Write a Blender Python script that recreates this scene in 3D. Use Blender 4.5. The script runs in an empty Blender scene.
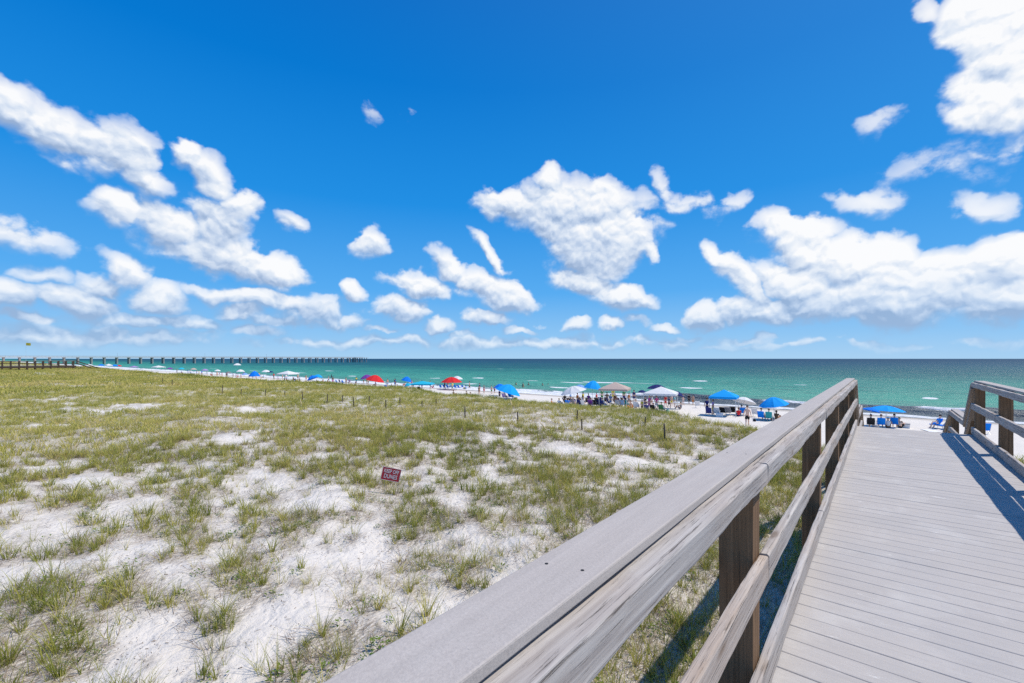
import bpy, bmesh, math, random
import numpy as np
from mathutils import Vector, Matrix

random.seed(7)
rng = np.random.default_rng(11)
R = math.radians
PI = math.pi
sc = bpy.context.scene
COL = sc.collection

# ---------------------------------------------------------------- camera, sky, sun
# World frame: +Y runs along the boardwalk to the sea, +X to its right, z = 0 on the deck.
TH = R(39.4)
F = 448.0
CX, CY = 512.0, 358.7
EYE = 1.47
cam_d = bpy.data.cameras.new('camera')
cam = bpy.data.objects.new('camera', cam_d)
COL.objects.link(cam)
cam.location = (0, 0, EYE)
cam.rotation_euler = (R(90), 0, TH)
cam_d.sensor_width = 36
cam_d.lens = F / 1024 * 36
cam_d.shift_y = (CY - 341.5) / 1024
cam_d.clip_start = 0.05
cam_d.clip_end = 200000
sc.camera = cam

SUN_EL, SUN_AZ = R(58.6), math.atan2(0.7727, 0.6348)     # azimuth measured from +Y towards +X
sun_d = bpy.data.lights.new('sun', 'SUN')
sun_d.energy = 4.5
sun_d.angle = R(0.53)
sun_d.color = (1.0, 0.925, 0.82)
sun = bpy.data.objects.new('sun', sun_d)
COL.objects.link(sun)
sdir = Vector((math.cos(SUN_EL) * math.sin(SUN_AZ), math.cos(SUN_EL) * math.cos(SUN_AZ), math.sin(SUN_EL)))
sun.rotation_euler = sdir.to_track_quat('Z', 'Y').to_euler()
sun.location = (20, 20, 60)

vs = sc.view_settings
vs.view_transform = 'Standard'
vs.look = 'None'
vs.gamma = 1
vs.exposure = 0.0
vs.use_curve_mapping = False
sc.cycles.use_denoising = False
sc.cycles.sample_clamp_direct = 6
sc.cycles.sample_clamp_indirect = 3
sc.cycles.adaptive_threshold = 0.006
sc.cycles.max_bounces = 5
sc.cycles.diffuse_bounces = 2
sc.cycles.glossy_bounces = 2
sc.cycles.transparent_max_bounces = 4


class NT:
    """small helper round a node tree"""
    def __init__(self, tree):
        self.t = tree
    def n(self, typ, **kw):
        nd = self.t.nodes.new(typ)
        for k, v in kw.items():
            setattr(nd, k, v)
        return nd
    def l(self, a, b):
        self.t.links.new(a, b)
    def put(self, sock, v):
        if isinstance(v, bpy.types.NodeSocket):
            self.l(v, sock)
        elif v is not None:
            sock.default_value = v
    def math(self, op, a, b=None, c=None, clamp=False):
        nd = self.n('ShaderNodeMath', operation=op, use_clamp=clamp)
        self.put(nd.inputs[0], a)
        self.put(nd.inputs[1], b)
        self.put(nd.inputs[2], c)
        return nd.outputs[0]
    def vec(self, op, a, b=None, c=None):
        nd = self.n('ShaderNodeVectorMath', operation=op)
        self.put(nd.inputs[0], a)
        self.put(nd.inputs[1], b)
        if op == 'MULTIPLY_ADD':
            self.put(nd.inputs[2], c)
        elif op == 'SCALE':
            self.put(nd.inputs[3], c)
        return nd.outputs['Value'] if op in ('DOT_PRODUCT', 'LENGTH', 'DISTANCE') else nd.outputs[0]
    def noise(self, vec, scale, detail=4, rough=0.5, dist=0.0, dim='3D', typ=None):
        nd = self.n('ShaderNodeTexNoise', noise_dimensions=dim)
        if vec is not None:
            self.l(vec, nd.inputs['Vector'])
        nd.inputs['Scale'].default_value = scale
        nd.inputs['Detail'].default_value = detail
        nd.inputs['Roughness'].default_value = rough
        nd.inputs['Distortion'].default_value = dist
        return nd.outputs[0]
    def ramp(self, fac, stops, interp='LINEAR'):
        nd = self.n('ShaderNodeValToRGB')
        nd.color_ramp.interpolation = interp
        el = nd.color_ramp.elements
        while len(el) < len(stops):
            el.new(0.5)
        for e, (p, c) in zip(el, stops):
            e.position = p
            if isinstance(c, (int, float)):
                c = (c, c, c)
            e.color = (*c, 1)
        self.put(nd.inputs[0], fac)
        return nd.outputs[0]
    def mix(self, fac, a, b, blend='MIX'):
        nd = self.n('ShaderNodeMix', data_type='RGBA', blend_type=blend)
        self.put(nd.inputs[0], fac)
        for s, v in ((nd.inputs[6], a), (nd.inputs[7], b)):
            if isinstance(v, (tuple, list)):
                v = (*v[:3], 1)
            self.put(s, v)
        return nd.outputs[2]
    def mapr(self, v, a, b, c=0.0, d=1.0, smooth=False):
        nd = self.n('ShaderNodeMapRange')
        if smooth:
            nd.interpolation_type = 'SMOOTHSTEP'
        self.put(nd.inputs[0], v)
        for i, x in enumerate((a, b, c, d)):
            self.put(nd.inputs[1 + i], x)
        return nd.outputs[0]


# ---- clouds: ellipses of cloud in the sky, by the direction they stand in
# (screen-like figures are only turned into azimuth and slope here, the sky itself is laid out by direction)
CL = [
 # x, y, rx, ry, tilt, strength
 (5, 100, 48, 26, 22, .9), (58, 132, 55, 30, 22, 1), (112, 150, 52, 36, 14, 1), (150, 182, 34, 18, 30, .8), (60, 160, 50, 16, 25, .6),
 (188, 155, 22, 14, 30, .9), (212, 178, 30, 20, 42, .9), (236, 205, 20, 22, 60, .9),
 (120, 210, 34, 14, 8, .9), (165, 222, 36, 16, 22, 1), (216, 222, 36, 28, 30, 1), (225, 256, 58, 28, 18, 1), (275, 272, 34, 20, 0, 1), (175, 246, 52, 20, 28, .6), (245, 297, 52, 9, 3, .9),
 (14, 234, 70, 18, 18, .62),
 (12, 298, 36, 15, 0, 1), (78, 302, 40, 16, 4, 1), (20, 319, 30, 6, 0, .8), (130, 274, 32, 15, 25, .8), (158, 300, 32, 15, 10, .8), (130, 322, 95, 6, 0, .5),
 (240, 312, 22, 9, 0, .9), (310, 310, 36, 14, 0, .7), (352, 292, 13, 9, 0, 1), (300, 322, 60, 7, 0, .6),
 (293, 223, 20, 10, 32, .66), (371, 245, 24, 11, 0, .75),
 (420, 287, 33, 13, 14, .9), (448, 266, 22, 11, 30, .9), (492, 292, 44, 16, 24, 1), (488, 319, 26, 8, 0, .9), (402, 310, 34, 11, 6, .9), (436, 327, 20, 7, 0, .8), (492, 254, 26, 7, 46, .8),
 (506, 204, 36, 20, 14, .95), (549, 180, 15, 13, 0, .9), (560, 206, 50, 32, 0, 1.1), (602, 206, 34, 30, 0, 1.1), (590, 246, 54, 38, 20, 1.1), (612, 235, 42, 40, 0, 1.1), (560, 225, 40, 26, 20, 1.0), (628, 300, 26, 13, 8, 1), (642, 248, 20, 8, 42, .8), (585, 282, 46, 18, 22, .9),
 (578, 326, 13, 6, 0, .8), (611, 326, 11, 5, 0, .8), (662, 327, 14, 5, 0, .7),
 (663, 188, 10, 24, -14, .52), (682, 205, 40, 11, 8, .54), (731, 203, 18, 10, 0, .5), (641, 205, 18, 11, 10, .46), (650, 225, 30, 9, 0, .34),
 (704, 319, 24, 13, 0, 1), (722, 256, 24, 11, 30, .9), (748, 286, 42, 20, 42, 1), (792, 230, 42, 15, 6, .95), (800, 250, 36, 22, 30, 1.05), (842, 268, 58, 32, 0, 1.15), (885, 260, 46, 30, 0, 1.15), (945, 272, 62, 30, 0, 1.15), (1004, 262, 46, 30, -10, 1.15), (880, 300, 165, 28, 0, 1.15), (900, 285, 110, 30, 0, 1.2), (800, 285, 60, 28, 15, 1.1), (1000, 295, 80, 32, 0, 1.15), (765, 310, 66, 17, 0, 1.05), (1080, 290, 90, 40, 0, 1.1),
 (870, 202, 36, 11, 0, .58), (985, 208, 34, 12, 0, .55),
 (1010, 30, 82, 62, 0, 1.4), (990, 98, 60, 42, 0, 1.2), (960, 116, 34, 22, 0, .8), (1060, 60, 80, 90, 0, 1.4), (930, 8, 20, 8, 10, .6), (1000, 145, 60, 14, 0, .5), (882, 120, 22, 12, -50, .40), (950, 168, 60, 16, -10, .36), (600, 98, 0.1, 0.1, 0, 0),
 (30, 335, 60, 5, 0, .55), (190, 333, 50, 4, 0, .5), (255, 330, 40, 5, 0, .6), (345, 322, 30, 6, 0, .6), (385, 328, 16, 4, 0, .6), (520, 330, 18, 4, 0, .6), (540, 322, 10, 3, 0, .5), (636, 322, 12, 4, 0, .5), (690, 336, 18, 3, 0, .5), (290, 302, 24, 9, 0, .8), (105, 285, 30, 12, 10, .8), (50, 275, 20, 8, 0, .5), (755, 338, 26, 3, 0, .45), (560, 340, 40, 3, 0, .4), (455, 336, 40, 3, 0, .45), (95, 336, 190, 11, 0, .60), (480, 343, 260, 6, 0, .50), (150, 322, 120, 8, 0, .6), (800, 345, 260, 4, 0, .40), (330, 318, 60, 6, 0, .55), (408, 114, 14, 8, 25, .30), (368, 110, 7, 10, 0, .27),
]
def px_dir(x, y):
    X, Z = (x - CX) / F, -(y - CY) / F
    return math.atan(X), Z / math.sqrt(1 + X * X)          # azimuth in the camera's heading, slope

W = bpy.data.worlds.new('World')
sc.world = W
W.use_nodes = True
W.node_tree.nodes.clear()
w = NT(W.node_tree)
sky = w.n('ShaderNodeTexSky', sky_type='NISHITA')
sky.sun_disc = False
sky.sun_elevation = SUN_EL
sky.sun_rotation = SUN_AZ
sky.altitude = 0
sky.air_density = 1.0
sky.dust_density = 0.5
sky.ozone_density = 2.5
hs = w.n('ShaderNodeHueSaturation')
hs.inputs['Saturation'].default_value = 1.32
hs.inputs['Hue'].default_value = 0.487
hs.inputs['Value'].default_value = 1.0
w.l(sky.outputs[0], hs.inputs['Color'])
SKY_STR = 0.085
tc = w.n('ShaderNodeTexCoord')
sep = w.n('ShaderNodeSeparateXYZ')
w.l(tc.outputs['Generated'], sep.inputs[0])
dx, dy, dz = sep.outputs
az = w.math('SUBTRACT', w.math('ARCTAN2', dx, dy), -TH)
hor = w.math('SQRT', w.math('ADD', w.math('MULTIPLY', dx, dx), w.math('MULTIPLY', dy, dy)))
el = w.math('DIVIDE', dz, w.math('MAXIMUM', hor, 0.02))
cmb = w.n('ShaderNodeCombineXYZ')
w.l(az, cmb.inputs[0]); w.l(el, cmb.inputs[1]); cmb.inputs[2].default_value = 1.0
P0 = cmb.outputs[0]
sunw = w.math('MAXIMUM', w.vec('DOT_PRODUCT', tc.outputs['Generated'], tuple(sdir)), 0.0)
# ragged outlines: push the point about with noise before measuring the ellipses
def cvec(out, amp):
    v = w.vec('SUBTRACT', out, (0.5, 0.5, 0.5))
    return w.vec('MULTIPLY', v, (amp, amp, 0))
wn1 = w.n('ShaderNodeTexNoise', noise_dimensions='2D'); w.l(P0, wn1.inputs['Vector'])
wn1.inputs['Scale'].default_value = 11; wn1.inputs['Detail'].default_value = 4; wn1.inputs['Roughness'].default_value = 0.5
P = w.vec('ADD', P0, cvec(wn1.outputs['Color'], 0.060))
LOFF = (0.006, 0.020)                                        # step towards the sun
acc = acc2 = None
for (x, y, rx, ry, tilt, s) in CL:
    if s == 0: continue
    if ry <= 16: rx, ry = rx * 1.15, ry * 1.3
    a0, e0 = px_dir(x, y)
    ax, ex = px_dir(x + 1, y)
    ay, ey = px_dir(x, y + 1)
    J = np.array([[ax - a0, ay - a0], [ex - e0, ey - e0]])
    t = R(tilt)
    Rm = np.array([[math.cos(t), math.sin(t)], [-math.sin(t), math.cos(t)]])
    M = np.diag([1 / rx, 1 / ry]) @ Rm @ np.linalg.inv(J)
    c = M @ np.array([a0, e0])
    if tilt == 0 and abs(x - CX) < 400:
        q = w.vec('MULTIPLY_ADD', P, (M[0, 0], M[1, 1], 0), (-M[0, 0] * a0, -M[1, 1] * e0, 0))
        M = np.diag([M[0, 0], M[1, 1]])
    else:
        cb = w.n('ShaderNodeCombineXYZ')
        w.l(w.vec('DOT_PRODUCT', P, (M[0, 0], M[0, 1], -c[0])), cb.inputs[0]); w.l(w.vec('DOT_PRODUCT', P, (M[1, 0], M[1, 1], -c[1])), cb.inputs[1])
        q = cb.outputs[0]
    d = M @ np.array(LOFF)
    kk = -0.80 * s
    f1 = w.math('MULTIPLY_ADD', w.vec('DOT_PRODUCT', q, q), kk, s)
    # the same ellipse one step nearer the sun: |q + d|^2 = |q|^2 + 2 q.d + |d|^2
    cap_ = w.math('ADD', f1, kk * float(d @ d))
    f2 = w.math('ADD', cap_, w.vec('DOT_PRODUCT', q, (2 * kk * d[0], 2 * kk * d[1], 0)))
    acc = f1 if acc is None else w.math('SMOOTH_MAX', acc, f1, 0.12)
    acc2 = f2 if acc2 is None else w.math('SMOOTH_MAX', acc2, f2, 0.12)
# finer billows towards the horizon
sc_el = w.math('POWER', w.math('MAXIMUM', w.math('ABSOLUTE', el), 0.03), -0.25)
def billow(Pv):
    """cauliflower heads: rounded cells inside rounded cells"""
    v = w.vec('MULTIPLY', Pv, (1, 1.2, 0))
    vo = w.n('ShaderNodeTexVoronoi', voronoi_dimensions='2D', feature='F1')
    w.l(v, vo.inputs['Vector'])
    vo.inputs['Scale'].default_value = 16
    vo.inputs['Detail'].default_value = 2.6
    vo.inputs['Roughness'].default_value = 0.45
    vo.inputs['Lacunarity'].default_value = 2.2
    return vo.outputs['Distance']
wn2 = w.n('ShaderNodeTexNoise', noise_dimensions='2D'); w.l(P0, wn2.inputs['Vector'])
wn2.inputs['Scale'].default_value = 60; wn2.inputs['Detail'].default_value = 4; wn2.inputs['Roughness'].default_value = 0.6
Pa = w.vec('ADD', w.vec('ADD', P0, cvec(wn1.outputs['Color'], 0.03)), cvec(wn2.outputs['Color'], 0.012))
Pb = w.vec('ADD', Pa, (LOFF[0] * .45, LOFF[1] * .45, 0))
b1 = billow(Pa); b2 = billow(Pb)
nf = w.noise(w.vec('MULTIPLY', P0, (1, 1.25, 0)), 15, 7, 0.58, 0.1, '2D')
d1 = w.math('ADD', w.math('MULTIPLY_ADD', nf, 1.05, -0.56), w.math('MULTIPLY_ADD', b1, -0.50, 0.24))
D1 = w.math('ADD', acc, d1)
# crisp on the sunny upper side, frayed below
rel = w.math('SUBTRACT', w.math('MINIMUM', acc, 1.1), w.math('MINIMUM', acc2, 1.1))
soft = w.mapr(rel, -0.25, 0.15, 0.62, 0.27)
alpha = w.math('MULTIPLY', w.mapr(D1, -0.10, soft, 0, 1, True), w.mapr(acc, 0.0, 0.66, 0.30, 1))
reld = w.math('SUBTRACT', b2, b1)
lit = w.math('ADD', w.math('MULTIPLY_ADD', rel, 1.05, 0.56), w.math('MULTIPLY', reld, 0.80))
lit = w.math('ADD', lit, w.math('MULTIPLY_ADD', b1, -0.16, 0.08))
lit = w.math('SUBTRACT', lit, w.mapr(el, 0.055, 0.13, 0.30, 0.0))
lit = w.math('ADD', lit, w.mapr(sunw, 0.25, 0.62, -0.10, 0.34), clamp=True)
ccol = w.ramp(lit, [(0.0, (0.34, 0.46, 0.67)), (0.30, (0.55, 0.66, 0.84)), (0.58, (0.78, 0.85, 0.95)), (0.92, (1.02, 1.02, 1.02))])
CB = 0.98 / SKY_STR
ccol = w.vec('SCALE', ccol, None, CB)
# far clouds take on the colour of the low sky
low = w.mapr(el, 0.0, 0.16, 0.66, 0.96)
alpha = w.math('MULTIPLY', alpha, w.math('MULTIPLY', low, w.mapr(el, 0.005, 0.03)))
# clear-air colour by height above the horizon, a little paler towards the sun
base = w.ramp(w.mapr(el, 0.0, 1.2), [(0.0, (.40, .66, .93)), (0.04, (.27, .57, .93)), (0.12, (.095, .42, .91)), (0.28, (.014, .28, .80)), (0.5, (.0, .19, .66)), (0.72, (.0, .145, .565)), (1.0, (.0, .11, .46))])
base = w.mix(w.math('MULTIPLY', w.math('POWER', sunw, 3.0), 0.50), base, (.12, .40, .84))
base = w.vec('SCALE', base, None, 1 / SKY_STR)
base = w.mix(0.06, base, hs.outputs[0])
mixw = w.mix(alpha, base, ccol)
bg = w.n('ShaderNodeBackground')
bg.inputs['Strength'].default_value = SKY_STR
w.l(mixw, bg.inputs['Color'])
wo = w.n('ShaderNodeOutputWorld')
w.l(bg.outputs[0], wo.inputs['Surface'])
W.cycles.sampling_method = 'MANUAL'
W.cycles.sample_map_resolution = 1024

# ---------------------------------------------------------------- helpers
def tag(o, label=None, cat=None, group=None, kind=None):
    if label: o['label'] = label
    if cat: o['category'] = cat
    if group: o['group'] = group
    if kind: o['kind'] = kind
    return o

def empty(name, loc, rz=0, label=None, cat=None, group=None):
    o = bpy.data.objects.new(name, None)
    o.empty_display_size = 0.2
    COL.objects.link(o)
    o.location = loc
    o.rotation_euler = (0, 0, rz)
    return tag(o, label, cat, group)

class MB:
    def __init__(self):
        self.v = []; self.f = []; self.mi = []
    def add(self, vs_, fs, mi=0):
        b = len(self.v)
        self.v += [tuple(p) for p in vs_]
        self.f += [tuple(b + i for i in f) for f in fs]
        self.mi += [mi] * len(fs)
        return self
    def box(self, c, s, rot=None, mi=0, taper=1.0):
        hx, hy, hz = s[0] / 2, s[1] / 2, s[2] / 2
        vs_ = [Vector((x * hx * (taper if z > 0 else 1), y * hy * (taper if z > 0 else 1), z * hz)) for z in (-1, 1) for y in (-1, 1) for x in (-1, 1)]
        if rot is not None:
            vs_ = [rot @ p for p in vs_]
        vs_ = [p + Vector(c) for p in vs_]
        return self.add(vs_, [(0, 2, 3, 1), (4, 5, 7, 6), (0, 1, 5, 4), (2, 6, 7, 3), (0, 4, 6, 2), (1, 3, 7, 5)], mi)
    def tube(self, pts, rad, n=6, mi=0, caps=True):
        pts = [Vector(p) for p in pts]
        if not isinstance(rad, (list, tuple)): rad = [rad] * len(pts)
        rings = []
        for i, p in enumerate(pts):
            d = (pts[min(i + 1, len(pts) - 1)] - pts[max(i - 1, 0)]).normalized()
            u = d.orthogonal().normalized() if i == 0 else (pu - d * pu.dot(d)).normalized()
            pu = u
            v_ = d.cross(u)
            rings.append([p + (u * math.cos(2 * PI * k / n) + v_ * math.sin(2 * PI * k / n)) * rad[i] for k in range(n)])
        vs_ = [q for r in rings for q in r]
        fs = []
        for i in range(len(pts) - 1):
            for k in range(n):
                a, b = i * n + k, i * n + (k + 1) % n
                fs.append((a, b, b + n, a + n))
        if caps:
            fs.append(tuple(range(n))[::-1]); fs.append(tuple((len(pts) - 1) * n + k for k in range(n)))
        return self.add(vs_, fs, mi)
    def sphere(self, c, r, nu=10, nv=6, z0=-1.0, mi=0):
        vs_, fs = [], []
        r = (r, r, r) if not isinstance(r, (tuple, list)) else r
        t0 = math.asin(z0) if z0 > -1 else -PI / 2
        for j in range(nv + 1):
            t = t0 + (PI / 2 - t0) * j / nv
            for i in range(nu):
                a = 2 * PI * i / nu
                vs_.append((c[0] + r[0] * math.cos(t) * math.cos(a), c[1] + r[1] * math.cos(t) * math.sin(a), c[2] + r[2] * math.sin(t)))
        for j in range(nv):
            for i in range(nu):
                a, b = j * nu + i, j * nu + (i + 1) % nu
                fs.append((a, b, b + nu, a + nu))
        return self.add(vs_, fs, mi)
    def build(self, name, mat=None, parent=None, smooth=False, mats=None):
        me = bpy.data.meshes.new(name)
        me.from_pydata(self.v, [], self.f)
        for m in (mats or [mat]):
            if m: me.materials.append(m)
        if mats:
            me.polygons.foreach_set('material_index', self.mi)
        me.update()
        bm = bmesh.new(); bm.from_mesh(me)
        bmesh.ops.recalc_face_normals(bm, faces=bm.faces)
        bm.to_mesh(me); bm.free()
        if smooth: me.shade_smooth()
        o = bpy.data.objects.new(name, me)
        COL.objects.link(o)
        if parent is not None: o.parent = parent
        return o

def principled(name):
    m = bpy.data.materials.new(name)
    m.use_nodes = True
    n = NT(m.node_tree)
    b = m.node_tree.nodes['Principled BSDF']
    return m, n, b

def simple(name, col, rough=0.7, var=0.12, scale=8.0, metal=0.0, trans=0.0, bump=0.0):
    m, n, b = principled(name)
    t = n.n('ShaderNodeTexCoord')
    ns = n.noise(t.outputs['Object'], scale, 4, 0.6)
    lo = tuple(c * (1 - var) for c in col); hi = tuple(min(1, c * (1 + var)) for c in col)
    c = n.mix(ns, lo, hi)
    n.l(c, b.inputs['Base Color'])
    b.inputs['Roughness'].default_value = rough
    b.inputs['Metallic'].default_value = metal
    b.inputs['Specular IOR Level'].default_value = 0.3
    if bump:
        bp = n.n('ShaderNodeBump'); bp.inputs['Strength'].default_value = bump; bp.inputs['Distance'].default_value = 0.01
        n.l(n.noise(t.outputs['Object'], scale * 3, 4, 0.6), bp.inputs['Height']); n.l(bp.outputs[0], b.inputs['Normal'])
    if trans:
        tr = n.n('ShaderNodeBsdfTranslucent'); n.l(c, tr.inputs[0])
        mx = n.n('ShaderNodeMixShader'); mx.inputs[0].default_value = trans
        out = m.node_tree.nodes['Material Output']
        n.l(b.outputs[0], mx.inputs[1]); n.l(tr.outputs[0], mx.inputs[2]); n.l(mx.outputs[0], out.inputs['Surface'])
    return m

_mc = {}
def cloth(name, col, trans=0.0):
    k = ('cloth', name)
    if k not in _mc: _mc[k] = simple('cloth_' + name, col, 0.85, 0.10, 6.0, trans=trans)
    return _mc[k]

# numpy noise --------------------------------------------------
_perm = rng.random((256, 256))
def vnoise(x, y):
    xi = np.floor(x).astype(int); yi = np.floor(y).astype(int)
    fx = x - xi; fy = y - yi
    fx = fx * fx * (3 - 2 * fx); fy = fy * fy * (3 - 2 * fy)
    g = lambda a, b: _perm[a & 255, b & 255]
    return (g(xi, yi) * (1 - fx) * (1 - fy) + g(xi + 1, yi) * fx * (1 - fy) + g(xi, yi + 1) * (1 - fx) * fy + g(xi + 1, yi + 1) * fx * fy)
def fbm(x, y, o=4):
    s = 0; a = 0.5; t = 0
    for i in range(o):
        s = s + a * vnoise(x * 2 ** i + 17.3 * i, y * 2 ** i - 9.1 * i); t += a; a *= 0.5
    return s / t
def sstep(x, a, b):
    t = np.clip((x - a) / (b - a), 0, 1)
    return t * t * (3 - 2 * t)

SEA_Z = -5.13
SHORE = 67.0
def edge(v):
    return 31.0 - 9.0 * np.exp(-(v / 8.5) ** 2) - 9.0 * sstep(-v, 50, 120) + 2.0 * (fbm(v / 9 + 50, v * 0 + 3) - 0.5)
def terrain(v, u):
    v = np.asarray(v, float); u = np.asarray(u, float)
    dune = -2.08 + 0.85 * (fbm(v / 8 + 5, u / 8 + 40, 3) - 0.5) + 0.30 * (fbm(v / 1.7, u / 1.7, 3) - 0.5) + 1.0 * sstep(-v, 35, 130) + 0.05 * (fbm(v / .35 + 9, u / .35, 2) - 0.5)
    dune = dune - 0.5 * sstep(-u, 30, 80)
    beach = np.where(u < SHORE, SEA_Z + (SHORE - u) * 0.030, SEA_Z - (u - SHORE) * 0.06)
    beach = beach + 0.10 * (fbm(v / 2.2, u / 2.2, 3) - 0.5) * sstep(SHORE - u, 2, 10)
    s = sstep(u - edge(v), -0.6, 7.0)
    z = dune * (1 - s) + beach * s
    z = z - 0.30 * (1 - sstep(np.abs(v - 0.5), 1.2, 3.0)) * (1 - s)
    return z

def at(px, py, z=None):
    """the point of the ground (or of height z) seen in direction px, py"""
    X = (px - CX) / F; Z = -(py - CY) / F
    dv = X * math.cos(TH) - math.sin(TH); du = X * math.sin(TH) + math.cos(TH)
    if z is not None:
        t = (z - EYE) / Z
        return Vector((dv * t, du * t, z))
    t = np.concatenate([np.arange(2, 60, 0.05), np.arange(60, 900, 0.5)])
    h = EYE + Z * t - terrain(dv * t, du * t)
    i = int(np.argmax(h < 0)) if (h < 0).any() else len(t) - 1
    # the beach, not the dune in front of it
    ok = np.where((du * t > 37) & (h < 0))[0]
    if py < 432 and len(ok): i = int(ok[0])
    p = Vector((dv * t[i], du * t[i], 0))
    p.z = float(terrain(p.x, p.y))
    return p
def at_dune(px, py):
    X = (px - CX) / F; Z = -(py - CY) / F
    dv = X * math.cos(TH) - math.sin(TH); du = X * math.sin(TH) + math.cos(TH)
    t = np.arange(1.5, 300, 0.05)
    h = EYE + Z * t - terrain(dv * t, du * t)
    i = int(np.argmax(h < 0))
    return Vector((dv * t[i], du * t[i], float(terrain(dv * t[i], du * t[i]))))

# ---------------------------------------------------------------- materials of the place
def geomap(n, scale, coord='Object'):
    t = n.n('ShaderNodeTexCoord')
    m = n.n('ShaderNodeMapping')
    m.inputs['Scale'].default_value = scale
    n.l(t.outputs[coord], m.inputs['Vector'])
    return m.outputs[0]

def wood(name, axis, pale, dark, warm, rough=0.85, crack=0.5, crack_col=(.05, .04, .035)):
    m, n, b = principled(name)
    s = [42, 42, 42]; s[axis] = 1.3
    v = geomap(n, s)
    g1 = n.noise(v, 1.0, 8, 0.66, 0.6)
    s2 = [120, 120, 120]; s2[axis] = 2.2
    v2 = geomap(n, s2)
    g2 = n.noise(v2, 1.0, 5, 0.7, 0.3)
    t = n.n('ShaderNodeTexCoord')
    blot = n.noise(t.outputs['Object'], 1.7, 4, 0.6)
    c = n.ramp(g1, [(0.25, dark), (0.48, tuple((a + b_) / 2 for a, b_ in zip(dark, pale))), (0.66, pale)])
    c = n.mix(n.mapr(blot, 0.45, 0.7, 0, 0.65), c, n.mix(0.5, c, warm))
    cr = n.mapr(g2, 0.34, 0.42, 1, 0)
    c = n.mix(n.math('MULTIPLY', cr, crack), c, crack_col)
    vo = n.n('ShaderNodeTexVoronoi'); s3 = [6, 6, 6]; s3[axis] = 1.5
    n.l(geomap(n, s3), vo.inputs['Vector']); vo.inputs['Scale'].default_value = 1.0
    kn = n.mapr(vo.outputs['Distance'], 0.06, 0.13, 0.75, 0)
    c = n.mix(kn, c, tuple(x * 0.45 for x in warm))
    n.l(c, b.inputs['Base Color'])
    b.inputs['Roughness'].default_value = rough
    b.inputs['Specular IOR Level'].default_value = 0.2
    bp = n.n('ShaderNodeBump'); bp.inputs['Strength'].default_value = 0.6; bp.inputs['Distance'].default_value = 0.004
    h = n.math('SUBTRACT', g1, n.math('MULTIPLY', cr, 0.8))
    n.l(h, bp.inputs['Height']); n.l(bp.outputs[0], b.inputs['Normal'])
    return m
M_rail = wood('weathered_rail_wood', 1, (.52, .49, .46), (.27, .24, .225), (.40, .29, .21), crack=.8)
M_rail2 = wood('warm_weathered_rail_wood', 1, (.54, .48, .43), (.29, .235, .20), (.44, .30, .20), crack=.75)
M_post = wood('brown_post_wood', 2, (.25, .155, .088), (.085, .050, .028), (.28, .155, .078), crack=.5)
M_slope = wood('stair_rail_wood', 1, (.36, .31, .27), (.18, .14, .11), (.30, .20, .13))

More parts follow.
